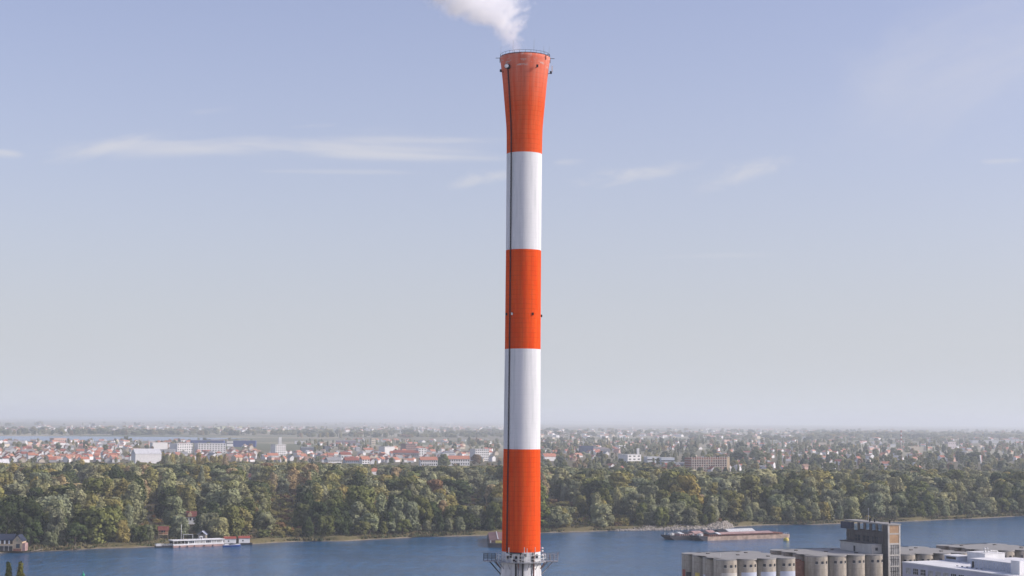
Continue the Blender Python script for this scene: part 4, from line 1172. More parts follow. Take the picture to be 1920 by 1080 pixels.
BL = [
 ('factory_hall', 'low white hall beyond the leftmost orange roofs', 'hall', 14, 48, 826.5, 835, 20, 8, WHITE, None, 'flat', 0, 0),
 ('factory_hall', 'long flat hall with a pink end beside the far lake', 'hall', 97, 128, 821.5, 831, 30, 40, PINK, GREYR, 'flat', 6, 1),
 ('factory_hall', 'low white sheds strung along the far lake shore', 'hall', 170, 222, 829, 834, 14, 6, WHITE, None, 'flat', 0, 0),
 ('warehouse', 'large white gabled warehouse at the edge of the wood, over the stilt hut', 'warehouse', 250, 306, 842, 870, 22, 30, WHITE, (0.62, .62, .62), 'gable', 0, 0),
 ('warehouse', 'white box warehouse behind the white gabled one', 'warehouse', 284, 316, 830, 842, 16, 35, WHITE, None, 'flat', 0, 0),
 ('warehouse', 'long pale roofed warehouse in front of the white box', 'warehouse', 258, 328, 843, 851, 22, 10, (0.5, .5, .5), (.55, .54, .52), 'flat', 0, 0),
 ('apartment_block', 'white apartment block with a shaded grey side, behind yellow poplars', 'apartment block', 326, 368, 832, 850, 60, 45, WHITE, None, 'flat', 7, 4),
 ('apartment_block', 'long white apartment block with rows of windows, behind yellow poplars', 'apartment block', 366, 428, 832, 850, 40, 22, WHITE, None, 'flat', 10, 5),
 ('blue_hall', 'large hall with a blue wall behind the white apartment blocks', 'hall', 356, 420, 826, 835, 40, 6, BLUE, (0.25, .28, .36), 'flat', 0, 0),
 ('blue_hall', 'blue walled hall right of the white apartment blocks', 'hall', 436, 480, 826.5, 838, 40, 6, BLUE, (0.3, .32, .40), 'flat', 0, 0),
 ('office_block', 'small white office with a blue glass front by the blue hall', 'office', 424, 438, 828, 842, 10, 25, WHITE, None, 'flat', 3, 2),
 ('apartment_block', 'plain white tower block standing alone over the grassy gap', 'apartment block', 512, 540, 834, 855, 24, 40, WHITE, None, 'flat', 5, 5),
 ('silo_tower', 'thin white twin tower behind the plain white tower block', 'tower', 522, 528.5, 820, 836, 6, 20, WHITE, None, 'tower', 0, 0),
 ('factory_hall', 'long low white roofed hall far behind the tower block', 'hall', 552, 572, 827, 832, 14, 10, WHITE, None, 'flat', 0, 0),
 ('factory_hall', 'pale roofed low hall amid trees over the grassy gap', 'hall', 563, 590, 839, 848, 20, 14, (0.16, .18, .22), (.62, .64, .66), 'flat', 0, 0),
 ('factory_hall', 'long hall with a mauve wall and white roof line', 'hall', 629, 668, 826, 833, 20, 8, (0.30, .24, .28), (.7, .7, .7), 'flat', 0, 0),
 ('apartment_block', 'cream block at the end of the mauve walled hall', 'apartment block', 695, 706, 822.5, 834, 14, 30, CREAM, None, 'flat', 3, 3),
 ('school', 'building with a broad maroon hipped roof and white end wall', 'building', 637, 662, 848, 862, 16, 25, WHITE, MAROON, 'gable', 4, 1),
 ('office_block', 'dark glazed office box left of the maroon roof', 'office', 607, 621, 837, 847, 14, 30, (0.10, .11, .14), None, 'flat', 0, 0),
 ('apartment_block', 'white balconied block at the wood edge left of the terraces', 'apartment block', 611, 645, 858, 875, 18, 30, WHITE, GREYR, 'gable', 7, 3),
 ('apartment_block', 'grey blue block with a red roof at the wood edge', 'apartment block', 645, 676, 858, 874, 16, 20, (0.28, .31, .38), MAROON, 'gable', 7, 2),
 ('apartment_block', 'white stepped block between the grey block and the terraces', 'apartment block', 676, 696, 856, 873, 14, 35, WHITE, ORANGE, 'gable', 3, 3),
 ('apartment_block', 'brown high rise behind the long red roof', 'apartment block', 756, 784, 832.5, 850, 30, 40, (0.26, .17, .15), None, 'flat', 6, 5),
 ('apartment_block', 'white block with a shaded side left of the brown high rise', 'apartment block', 716, 745, 838, 853, 40, 45, WHITE, None, 'flat', 0, 0),
 ('terrace', 'long grey terrace under one red roof below the brown high rise', 'terrace', 737, 786, 844.5, 858, 14, 8, (0.30, .28, .30), MAROON, 'gable', 12, 1),
 ('apartment_block', 'narrow white slab at the end of the long red roof', 'apartment block', 782, 802, 841, 858, 12, 30, WHITE, None, 'flat', 3, 4),
 ('terrace', 'white terrace with red roofs left of the bushy poplar', 'terrace', 787, 822, 857, 874, 13, 14, WHITE, ORANGE, 'gable', 8, 2),
 ('terrace', 'white terrace with red roofs right of the bushy poplar', 'terrace', 840, 882, 855, 873, 13, 14, WHITE, ORANGE, 'gable', 9, 2),
 ('apartment_block', 'clean white slab block with a window grid just left of the chimney', 'apartment block', 886, 922, 842.5, 864, 24, 30, WHITE, None, 'flat', 7, 5),
 ('church', 'white gabled hall with a grey barrel roof among town houses', 'hall', 828, 858, 846, 858, 20, 20, WHITE, (.36, .37, .4), 'arch', 0, 0),
 ('blue_hall', 'dark blue hall with three pale bays right of the chimney', 'hall', 1087, 1114, 836.5, 849, 20, 10, (0.05, .07, .14), None, 'flat', 3, 1),
 ('sports_hall', 'low arched sports hall beside the dark blue hall', 'hall', 1113, 1146, 838.5, 848, 24, 12, (0.25, .25, .28), (.42, .36, .36), 'arch', 0, 0),
 ('office_block', 'small white flat block behind the arched sports hall', 'office', 1157, 1176, 835.5, 844, 16, 35, WHITE, None, 'flat', 4, 2),
 ('office_block', 'white modernist office with ribbon windows over the rock bank', 'office', 1168, 1211, 853, 870, 26, 40, WHITE, None, 'flat', 3, 3),
 ('stair_tower', 'slim white stair tower rising from the modernist office', 'tower', 1194, 1199.5, 841, 868, 5, 20, WHITE, None, 'tower', 0, 0),
 ('market_hall', 'white roofed market hall right of the modernist office', 'hall', 1211, 1241, 857, 868, 24, 18, (0.62, .64, .66), (.7, .7, .68), 'flat', 5, 1),
 ('market_hall', 'white roofed market hall left of the grey low hall', 'hall', 1238, 1267, 858.5, 871, 24, 14, (0.55, .6, .66), (.7, .7, .68), 'flat', 5, 1),
 ('market_hall', 'grey blue low hall beside the unfinished brick building', 'hall', 1264, 1292, 867.5, 878, 20, 6, (0.20, .22, .27), (.6, .6, .6), 'flat', 6, 1),
 ('apartment_block', 'peach coloured square block against dark trees', 'apartment block', 1403.5, 1412, 856.5, 866, 12, 25, (0.62, .42, .30), None, 'flat', 0, 0),
 ('factory_hall', 'pale hall with two red topped corners far over the white factory', 'hall', 1775, 1796, 829, 842, 30, 20, (0.62, .55, .55), None, 'flat', 4, 2),
 ('factory_hall', 'very long white hall on the skyline at the right edge', 'hall', 1822, 1935, 826, 831, 30, 4, WHITE, None, 'flat', 0, 0),
 ('factory_hall', 'yellowish low hall right of the distant chimney', 'hall', 1700, 1726, 837.5, 844, 20, 12, CREAM, (.7, .64, .5), 'flat', 0, 0),
 ('factory_hall', 'greenish white low hall among far poplars', 'hall', 1737, 1760, 837, 843, 20, 12, (0.6, .62, .5), None, 'flat', 0, 0),
 ('factory_hall', 'tan roofed long hall amid trees left of the distant chimney', 'hall', 1526, 1564, 830, 836, 20, 6, CREAM, (.5, .42, .3), 'flat', 0, 0),
 ('warehouse', 'pale roofed shed at the wood edge left of the headhouse', 'shed', 1423, 1452, 874.5, 882, 14, 8, (0.3, .33, .36), (.64, .66, .68), 'flat', 6, 1),
 ('warehouse', 'tan gravel roofed hall over the silo headhouse', 'hall', 1648, 1686, 867, 874, 20, 8, CREAM, (.5, .40, .30), 'flat', 0, 0),
 ('shed', 'dark flat roofed shed with a white edge deep in the left wood', 'shed', 131, 160, 904, 910, 8, 4, (0.08, .08, .09), (.6, .6, .6), 'flat', 0, 0),
 ('apartment_block', 'white gabled house block at the far left edge of the wood', 'building', -8, 20, 862, 880, 16, 35, WHITE, WHITE, 'gable', 0, 0),
 ('apartment_block', 'leftmost of the far yellow apartment blocks on the plain', 'apartment block', 400, 414, 800.5, 808, 30, 20, (.62, .62, .45), None, 'flat', 0, 0),
 ('apartment_block', 'tallest of the far yellow apartment blocks on the plain', 'apartment block', 416, 424.5, 799, 809, 30, 20, (.66, .66, .45), None, 'flat', 0, 0),
 ('apartment_block', 'pale yellow block third along the far plain', 'apartment block', 432, 440, 799, 806.5, 30, 20, (.66, .66, .5), None, 'flat', 0, 0),
 ('apartment_block', 'bright yellow block rightmost of the far yellow apartment blocks', 'apartment block', 447, 454.5, 799, 806, 30, 20, (.64, .60, .34), None, 'flat', 0, 0),
 ('silo_tower', 'left of two pale towers on the far plain near the chimney', 'tower', 836, 839.5, 794.5, 803, 30, 20, (.6, .6, .55), None, 'tower', 0, 0),
 ('silo_tower', 'right of two pale towers on the far plain near the chimney', 'tower', 842, 845.5, 795, 803, 30, 20, (.6, .6, .55), None, 'tower', 0, 0),
]
for row in BL:
    block(*row, wide=row[0] in ('office_block', 'market_hall'))
# unfinished brick building
p = gp(1333, 884, 3.0)
s = p.y / F
a_ = R(26)
ub = empty('unfinished_building', (p.x, p.y, 3.0), a_, 'long unfinished brick building with empty window holes and a pale end wall', 'building')
dp_ = 20.0
UW = (86 * s - dp_ * math.sin(a_)) / math.cos(a_)
UH = 26 * s
MB().span((-UW / 2, 0.5, 0), (UW / 2, dp_, UH - 1)).build('wall', M['brick_red'], ub)
for fl in range(6):
    MB().span((-UW / 2 - .2, 0, UH * fl / 6 - 0.25), (UW / 2 - 4.6, dp_, UH * fl / 6 + 0.25) if fl else (-UW / 2, .2, 0.1)).build('floor_slab', M['concrete_pale'], ub)
nbay = 15
for k in range(nbay + 1):
    x = -UW / 2 + (UW - 5) * k / nbay
    MB().span((x - .3, -.15, 0), (x + .3, .55, UH + (0.9 if k % 2 else 1.6))).build('column', M['concrete_pale'], ub)
for k in range(nbay):
    for fl in range(5):
        if (k * 3 + fl * 5) % 11 == 0: continue
        x = -UW / 2 + (UW - 5) * (k + .5) / nbay
        MB().span((x - 1.0, .42, UH * (fl + .25) / 6), (x + 1.0, .6, UH * (fl + .85) / 6)).build('opening_shade_panel', M['black_steel'], ub)  # dark panel stands for the shade inside an empty opening
MB().span((UW / 2 - 4.6, -0.2, 0), (UW / 2 + .1, dp_ + .1, UH + .6)).build('end_wall', M['cream'], ub)
MB().span((-UW / 2 + 0.2, .6, UH - 1), (UW / 2 - 4.7, dp_ - .2, UH - .5)).build('roof_slab', M['brick_red'], ub)
# distant red and white chimney, leaning advert pylon
p = gp(1690, 846, 3.0)
s = p.y / F
dc = empty('distant_chimney', (p.x, p.y, 3.0), 0, 'slim distant chimney with red and white bands over the silo headhouse', 'chimney')
hz_ = 38.5 * s
for k, mt in enumerate(('concrete', 'white', 'red_roof', 'white', 'red_roof', 'white', 'red_roof')):
    z0, z1 = (0, hz_ * .42) if k == 0 else (hz_ * (.42 + .58 * (k - 1) / 6), hz_ * (.42 + .58 * k / 6))
    MB().lathe([(1.9 - z0 * .008, z0), (1.9 - z1 * .008, z1)], 20, cap=k == 6).build('painted_band', M[mt], dc)
p = gp(1840, 871, 3.0)
s = p.y / F
py_ = empty('advert_pylon', (p.x, p.y, 3.0), 0.5, 'tall tapering red and white pylon among dark trees', 'pylon')
h = 17.5 * s
wt = 7 * s
MB().add([(-.6, -.5, 0), (.4, -.5, 0), (.4, .5, 0), (-.6, .5, 0), (-wt * .62, -.5, h), (-wt * .1, -.5, h), (-wt * .1, .5, h), (-wt * .62, .5, h)], [(3, 2, 1, 0), (4, 5, 6, 7), (0, 1, 5, 4), (1, 2, 6, 5), (2, 3, 7, 6), (3, 0, 4, 7)]).build('white_face', M['white'], py_)
MB().add([(.42, -.4, 0), (.9, -.4, 0), (.9, .4, 0), (.42, .4, 0), (-wt * .1 + .02, -.4, h * .98), (wt * .38, -.4, h * .98), (wt * .38, .4, h * .98), (-wt * .1 + .02, .4, h * .98)], [(3, 2, 1, 0), (4, 5, 6, 7), (0, 1, 5, 4), (1, 2, 6, 5), (2, 3, 7, 6), (3, 0, 4, 7)]).build('red_face', M['red_roof'], py_)
for u_, v0, v1, lab in ((1502, 847, 866, 'thin pale telecom mast over the village right of the barges'), (1905, 822, 866, 'thin lattice mast at the right edge of the plain'), (730, 792, 812, 'faint tall mast on the far plain left of the chimney')):
    p = gp(u_, v1, 3.0)
    s = p.y / F
    mm = empty('telecom_mast', (p.x, p.y, 3.0), 0, lab, 'mast', 'masts on the plain')
    MB().tube((0, 0, 0), (0, 0, (v1 - v0) * s), 0.45 * s, 0.28 * s, 6).build('mast', M['pale_steel'], mm)
    MB().box((0, 0, (v1 - v0) * s * .9), (1.6 * s, 1.2 * s, 1.5 * s)).build('aerial', M['white'], mm)

# ---------------------------------------------------------------- houses
def house_meshes(L, B, hw, hr, hip=False):
    m = MB().span((-L / 2, -B / 2, 0), (L / 2, B / 2, hw))
    if not hip: m.add([(-L / 2, -B / 2, hw), (-L / 2, B / 2, hw), (-L / 2, 0, hw + hr - .1), (L / 2, -B / 2, hw), (L / 2, B / 2, hw), (L / 2, 0, hw + hr - .1)], [(0, 2, 1), (3, 4, 5)])
    wall = m.mesh('wall', M['wall_tint'])
    if hip:
        o = .5
        r = MB().add([(-L / 2 - o, -B / 2 - o, hw), (L / 2 + o, -B / 2 - o, hw), (L / 2 + o, B / 2 + o, hw), (-L / 2 - o, B / 2 + o, hw), (-L / 2 + B * .45, 0, hw + hr), (L / 2 - B * .45, 0, hw + hr)],
                     [(0, 1, 5, 4), (2, 3, 4, 5), (0, 4, 3), (1, 2, 5), (3, 2, 1, 0)])
    else:
        r = gable(MB(), -L / 2, L / 2, -B / 2, B / 2, hw, hw + hr, .5)
    ch_ = MB().span((L * .2, -.4, hw + hr * .4), (L * .2 + .8, .4, hw + hr + .9)).mesh('chimney_stack', M['brick_red'])
    return wall, r.mesh('roof', M['roof_tint']), ch_
HM = [house_meshes(12, 9, 4.4, 3.6), house_meshes(10, 9, 6.0, 3.6), house_meshes(14, 10, 3.6, 3.8), house_meshes(12, 11, 5.0, 3.4, True), house_meshes(20, 10, 6.4, 3.8)]
ROOFS = [('orange roofed', ORANGE), ('red roofed', (0.44, 0.165, 0.105)), ('maroon roofed', MAROON), ('grey roofed', GREYR), ('brown roofed', BROWN), ('pale red roofed', (0.55, 0.27, 0.18))]
WALLS = [('white', WHITE), ('cream', CREAM), ('pink', PINK), ('grey', GREYW)]
HZ = [(-5, 110, 842, 867, 62), (110, 255, 838, 868, 58), (330, 480, 851, 862, 14), (380, 480, 840, 862, 14), (430, 620, 850, 868, 34), (590, 740, 836, 858, 22), (688, 770, 856, 872, 22), (770, 935, 838, 858, 26), (1012, 1180, 842, 864, 26),
      (1030, 1060, 888, 897, 3), (1130, 1180, 876, 890, 5), (1250, 1300, 878, 886, 4), (1300, 1390, 880, 887, 5), (1390, 1560, 858, 885, 30), (1560, 1700, 850, 885, 24), (1780, 1850, 870, 882, 7)]
rh = random.Random(21)
spots = []
def free(p, rad, lst, k=1.0):
    for x, y, r_, *_ in lst:
        if abs(p.x - x) < (rad + r_) * k and abs(p.y - y) < (rad + r_) * k * 1.1: return False
    return True
for u0, u1, v0, v1, nn in HZ:
    tries = 0; got = 0
    while got < nn and tries < nn * 30:
        tries += 1
        u, v = rh.uniform(u0, u1), rh.uniform(v0, v1)
        p = gp(u, v, 3.0)
        if not free(p, 6.5, spots, 0.85) or not free(p, 5, TOWN_U, 0.9): continue
        spots.append((p.x, p.y, 6.5)); got += 1
spots = spots[:297]
items = []
def add_house(x, y, rf, wl, mi, rz, sc, special=None):
    wall, roof, stk = HM[mi]
    o = empty('house', (x, y, 3.0), rz, None, 'house', 'houses of the town across the river')
    o.scale = (sc, sc, sc)
    setc(place('wall', wall, o), wl[1])
    setc(place('roof', roof, o), rf[1])
    if y < 2700: place('chimney_stack', stk, o)
    u, v = px((x, y, 3.0))
    row = 'near the wood' if y < 2500 else 'in mid town' if y < 3000 else 'in back of town'
    if special: o['label'] = special
    else: items.append((u, o, rf[0] + ' ' + wl[0], row, where(u)))
for x, y, _ in spots:
    u, v = px((x, y, 3.0))
    rf = rh.choices(ROOFS, (26, 20, 12, 15, 10, 17))[0]
    wl = rh.choices(WALLS, (60, 20, 8, 12))[0]
    add_house(x, y, rf, wl, rh.choices(range(5), (30, 22, 18, 20, 10))[0], R(rh.choice((22, 112, 35, -60, 70)) + rh.uniform(-9, 9)), rh.uniform(0.85, 1.12))
for u, v, mi, lab in ((701, 893, 3, 'orange roofed house alone in the trees left of the chimney'), (470, 905, 3, 'red roofed house alone in the trees over the red roofed cabins'), (1029, 864, 4, 'large orange roofed white house just right of the chimney')):
    p = gp(u, v, 3.0)
    add_house(p.x, p.y, ROOFS[0], WALLS[0], mi, R(30), 1.25, lab)
    spots.append((p.x, p.y, 8))
SHORT = {'over': 'over'}
number_off(items, lambda look, row, pl, o: f'{o}{look} house {row} {pl}')
# the rest of the houses, too many and too small to count
def far_houses():
    vs, fs, cs_ = [], [], []
    rf = random.Random(5)
    Z = [(-20, 960, 800, 811, 420, (9, 16)), (1380, 1720, 846, 884, 80, (9, 14)), (1300, 1930, 808, 846, 120, (11, 22)), (1010, 1300, 812, 850, 80, (10, 16)), (-20, 480, 828, 841, 110, (10, 16)), (560, 940, 826, 838, 50, (10, 18)), (1010, 1560, 804, 822, 140, (10, 20)), (1010, 1300, 828, 842, 40, (9, 15)), (1300, 1930, 826, 868, 130, (9, 15)), (1560, 1930, 812, 828, 40, (12, 26)),
         (20, 480, 849, 866, 60, (7, 10)), (430, 930, 846, 868, 80, (7, 10))]
    for u0, u1, v0, v1, nn, (s0, s1) in Z:
        for _ in range(nn):
            u, v = rf.uniform(u0, u1), v0 + (v1 - v0) * rf.random()
            p = gp(u, v, 3.0)
            if not free(p, 5, spots, 0.8) or not free(p, 5, TOWN_U, 0.9): continue
            a = R(rf.uniform(-70, 70)); L, B = rf.uniform(s0, s1) * .55, rf.uniform(s0, s1) * .42
            hw = rf.uniform(3, 6.5); hr = rf.uniform(2.4, 4)
            if p.y > 6500: hw *= 1.6; L *= 1.5; B *= 1.5
            b = len(vs)
            co, si = math.cos(a), math.sin(a)
            for (x, y, z) in [(-L, -B, 0), (L, -B, 0), (L, B, 0), (-L, B, 0), (-L, -B, hw), (L, -B, hw), (L, B, hw), (-L, B, hw), (-L, 0, hw + hr), (L, 0, hw + hr)]:
                vs.append((p.x + x * co - y * si, p.y + x * si + y * co, 2.9 + z))
            wc = rf.choices([w_[1] for w_ in WALLS], (60, 22, 8, 10))[0]
            rc = rf.choices([r_[1] for r_ in ROOFS], (26, 20, 12, 20, 12, 10))[0]
            for f in [(0, 1, 5, 4), (1, 2, 6, 9, 5), (2, 3, 7, 6), (3, 0, 4, 8, 7)]: fs.append(tuple(i + b for i in f)); cs_.append(wc)
            for f in [(4, 5, 9, 8), (6, 7, 8, 9)]: fs.append(tuple(i + b for i in f)); cs_.append(rc)
    me = bpy.data.meshes.new('distant_houses')
    me.from_pydata(vs, [], fs)
    at = me.attributes.new('tint', 'FLOAT_COLOR', 'FACE')
    at.data.foreach_set('color', np.array([(*c, 1) for c in cs_], dtype=np.float32).ravel())
    me.materials.append(M['mesh_tint'])
    o = place('distant_houses', me)
    tag(o, 'tiny pale distant houses scattered over the plain', 'houses', kind='stuff')
far_houses()

# ---------------------------------------------------------------- trees
def crown_mesh(name, seed, lobes, n, size, top_bias=0.15, drop=0.0, core=True):
    """leaf clumps spread over many overlapping lobes; attribute leaf = how light the clump is"""
    rg = np.random.default_rng(seed)
    C = np.array([l[:3] for l in lobes]); Rr = np.array([l[3] for l in lobes]); Zs = np.array([l[4] if len(l) > 4 else 1.0 for l in lobes])
    area = Rr ** 2 * Zs
    lobe_tone = rg.uniform(0.15, 0.85, len(lobes))
    cnt = np.maximum(8, (n * area / area.sum()).astype(int))
    V, Fc, T = [], [], []
    for i in range(len(lobes)):
        k = cnt[i]
        d = rg.normal(size=(k, 3)); d[:, 2] += top_bias * 1.5
        d /= np.linalg.norm(d, axis=1)[:, None]
        rad = rg.uniform(0.72, 1.10, k)[:, None]
        p = C[i] + d * rad * Rr[i] * np.array([1, 1, Zs[i]])
        p[:, 2] -= drop * rg.random(k) * Rr[i]
        # drop what is buried inside other lobes
        q = (p[:, None, :] - C[None]) / (Rr[None, :, None] * np.stack([np.ones_like(Zs), np.ones_like(Zs), Zs], 1)[None])
        inside = (np.linalg.norm(q, axis=2) < 0.70)
        keep = (~inside.any(axis=1)) & (p[:, 2] > 0.15)
        p, d = p[keep], d[keep]
        k = len(p)
        if not k: continue
        nr = d + rg.normal(size=(k, 3)) * 0.24
        nr /= np.linalg.norm(nr, axis=1)[:, None]
        t1 = np.cross(nr, rg.normal(size=(k, 3))); t1 /= np.linalg.norm(t1, axis=1)[:, None]
        t2 = np.cross(nr, t1)
        s = size * rg.uniform(0.55, 1.35, k)[:, None]
        b = len(V) and sum(len(x) for x in V)
        quad = np.stack([p - t1 * s * .5 - t2 * s * .32 - nr * s * .08, p + t1 * s * .1 - t2 * s * .5, p + t1 * s * .55 + t2 * s * .25 - nr * s * .1, p - t1 * s * .2 + t2 * s * .5], 1).reshape(-1, 3)
        V.append(quad)
        Fc.append(np.arange(k * 4).reshape(-1, 4) + b)
        T.append(np.repeat(np.clip(lobe_tone[i] * .75 + rg.random(k) * .25, 0, 1), 4))
    V = np.concatenate(V); Fc = np.concatenate(Fc); T = np.concatenate(T)
    verts, faces = [tuple(v) for v in V], [tuple(f) for f in Fc]
    tone = list(T)
    if core:  # opaque filler blocks light; its dark tone stands for inner shade
        for i in range(len(lobes)):
            b = len(verts)
            rr, zz = Rr[i] * 0.66, Rr[i] * 0.66 * Zs[i]
            x, y, z = C[i]
            verts += [(x, y, z + zz), (x, y, max(z - zz, 0.0))] + [(x + rr * math.cos(j * math.pi / 3), y + rr * math.sin(j * math.pi / 3), z) for j in range(6)]
            faces += [(b, b + 2 + j, b + 2 + (j + 1) % 6) for j in range(6)] + [(b + 1, b + 2 + (j + 1) % 6, b + 2 + j) for j in range(6)]
            tone += [0.25] * 8
    me = bpy.data.meshes.new(name)
    me.from_pydata(verts, [], faces)
    a = me.attributes.new('leaf', 'FLOAT', 'POINT')
    a.data.foreach_set('value', np.array(tone, dtype=np.float32))
    me.materials.append(M['foliage'])
    return me
def lobes_round(seed, H, Rm, z0, n, squash=1.0):
    r = random.Random(seed); L = []
    for i in range(n):
        t = r.random() ** 0.8
        z = z0 + (H - z0) * t
        env = Rm * math.sqrt(max(0.02, 1 - ((t - 0.40) / 0.62) ** 2))
        a = r.uniform(0, 6.283); rad = env * math.sqrt(r.uniform(0.15, 1)) * 0.72
        rl = Rm * r.uniform(0.20, 0.38)
        L.append((rad * math.cos(a), rad * math.sin(a), min(z, H - rl * .8), rl, squash * r.uniform(.85, 1.15)))
    return L
def lobes_column(seed, H, Rm, n, pw=0.5):
    r = random.Random(seed); L = []
    for i in range(n):
        t = (i + r.random()) / n
        env = Rm * (math.sin(math.pi * min(1, max(0.03, t * .86 + .10))) ** pw)
        a = r.uniform(0, 6.283); rad = env * r.uniform(0, .55)
        L.append((rad * math.cos(a), rad * math.sin(a), H * (.06 + t * .88), env * r.uniform(.5, .75), 1.9))
    return L
PROTO = [  # name, crown mesh, height, width, bare trunk height, look words
    ('broadleaf_tree', crown_mesh('crown', 1, lobes_round(11, 17, 6.6, 3.0, 34), 3600, 0.95), 17, 13, 3, 'round'),
    ('broadleaf_tree', crown_mesh('crown', 2, lobes_round(12, 19, 6.0, 3.6, 38), 3600, 0.95), 19, 12, 3, 'tall domed'),
    ('willow_tree', crown_mesh('crown', 3, lobes_round(13, 14, 6.8, 1.2, 44, 1.25), 4200, 0.9, drop=0.5), 14, 13.5, 1, 'broad drooping'),
    ('willow_tree', crown_mesh('crown', 4, lobes_round(14, 17, 5.6, 1.2, 46, 1.35), 4200, 0.9, drop=0.5), 17, 11, 1, 'upright drooping'),
    ('poplar_tree', crown_mesh('crown', 5, lobes_column(15, 25, 4.6, 34, .7), 3400, 1.0), 25, 8.5, 3, 'tall oval'),
    ('poplar_tree', crown_mesh('crown', 6, lobes_column(16, 24, 2.3, 26, .35), 2400, 0.75), 24, 4.6, 1, 'slim upright'),
    ('broadleaf_tree', crown_mesh('crown', 7, lobes_round(17, 18, 5.8, 4.5, 24), 1500, 0.85, core=False), 18, 11.5, 5, 'thin feathery'),
    ('bush', crown_mesh('crown', 8, lobes_round(18, 4.2, 3.4, 0.4, 16), 900, 0.6), 4.2, 6.5, 0, 'low'),
    ('broadleaf_tree', crown_mesh('crown', 9, lobes_round(19, 15, 7.4, 2.4, 40, .9), 3800, 0.95), 15, 14.5, 2, 'spreading'),
]
TH = [p_[2] for p_ in PROTO]
def trunk_mesh(h, r0, limbs, seed):
    r = random.Random(seed)
    m = MB().tube((0, 0, -.5), (.15, .1, h * .32), r0, r0 * .75, 8, False).tube((.15, .1, h * .32), (0, .2, h * .7), r0 * .75, r0 * .25, 7, False)
    for k in range(limbs):
        a = r.uniform(0, 6.28); z = h * r.uniform(.16, .45); l = h * r.uniform(.2, .34)
        m.tube((.1, .1, z), (math.cos(a) * l * .7, math.sin(a) * l * .7, z + l), r0 * .42, r0 * .1, 5, False)
    return m.mesh('trunk', M['bark_pale'] if seed in (6,) else M['bark'])
TRUNK = [trunk_mesh(TH[k], 0.42 if k not in (5, 7) else 0.22, 6 if k != 5 else 0, k) for k in range(len(PROTO))]
GREENS = [('dark green', (0.068, 0.086, 0.032)), ('mid green', (0.165, 0.175, 0.058)), ('grey green', (0.255, 0.262, 0.140)), ('olive', (0.275, 0.250, 0.088)), ('yellowing', (0.36, 0.295, 0.095)), ('rusty brown', (0.25, 0.155, 0.075)), ('pale green', (0.350, 0.340, 0.170)), ('tan', (0.40, 0.30, 0.155))]
# places with only low growth: pixel box of the ground seen, and what grows there
LOW = [(262, 312, 944, 992, 'field'), (498, 566, 930, 1012, 'gold'), (862, 908, 930, 956, 'field'), (1060, 1118, 972, 992, 'field'), (1148, 1180, 972, 988, 'gold'), (500, 560, 985, 1015, 'grass'), (1340, 1392, 976, 990, 'field'),
       (338, 372, 984, 1022, 'yard'), (366, 388, 1006, 1022, 'yard'), (292, 320, 1006, 1024, 'yard'), (-10, 50, 1010, 1034, 'yard'), (1600, 1660, 970, 984, 'field'), (445, 480, 1008, 1022, 'field'), (690, 716, 886, 900, 'field'), (458, 482, 900, 910, 'field'), (128, 164, 906, 916, 'field'), (1020, 1075, 945, 958, 'gold')]
rt = random.Random(99)
cand = []                            # x, y, proto, scale xy, scale z, tint index
from mathutils import noise as mnoise
def field(x, y, sc, seed): return mnoise.noise((x / sc, y / sc, seed)) + 0.5 * mnoise.noise((x / sc * 2.3, y / sc * 2.3, seed + 7))
def pick_tint(u, v, d, x=0, y=0):
    """what grows where, as seen from the river: dark willows along the left bank, olive and yellow poplars inland"""
    if d < 60: wts = (38, 34, 22, 5, 1, 1, 1, 0) if u < 960 else (10, 28, 36, 10, 1, 0, 14, 1)
    elif d < 260: wts = (24, 28, 20, 16, 4, 2, 5, 2) if u < 960 else (8, 22, 32, 12, 1, 0, 22, 2)
    elif d < 650: wts = (14, 18, 27, 15, 4, 1, 15, 6) if u < 960 else (10, 20, 30, 13, 2, 1, 20, 3)
    else: wts = (8, 13, 28, 13, 6, 1, 21, 10) if u < 960 else (8, 16, 30, 11, 2, 1, 25, 6)
    f1, f2 = field(x, y, 55, 1.5), field(x, y, 75, 9.5)
    ex = lambda a: math.exp((1.0 if d < 60 else 2.4) * a)
    m_ = (ex(-f1), ex(-f1 * .4), ex(f1 * .7), ex(f1 * .2 + f2 * .4), ex(f2 * 1.3), ex(f2 * 1.2 - f1 * .3), ex(f1 * 1.1), ex(f1 * .5 + f2 * .5))
    return rt.choices(range(8), [a * b for a, b in zip(wts, m_)])[0]
def zone(u, v):
    for u0, u1, v0, v1, k in LOW:
        if u0 < u < u1 and v0 < v < v1: return k
    return None
grid = {}
def clash(x, y, r_):
    gx, gy = int(x // 14), int(y // 14)
    for i in (-1, 0, 1):
        for j in (-1, 0, 1):
            for (a, b, c) in grid.get((gx + i, gy + j), ()):
                if (a - x) ** 2 + (b - y) ** 2 < (r_ + c) ** 2: return True
    return False
def put(x, y, r_): grid.setdefault((int(x // 14), int(y // 14)), []).append((x, y, r_))
VB0 = lambda u: 884 if u < 420 else 880 if u < 940 else 892 if u < 1280 else 890   # back edge of the wood
SKY_U = [-60, 230, 300, 430, 480, 610, 760, 900, 1000, 1040, 1110, 1165, 1290, 1300, 1385, 1400, 1560, 1700, 1780, 1850, 1990]
SKY_V = [868, 866, 868, 866, 864, 866, 872, 872, 870, 873, 878, 872, 876, 884, 884, 878, 880, 880, 878, 882, 876]
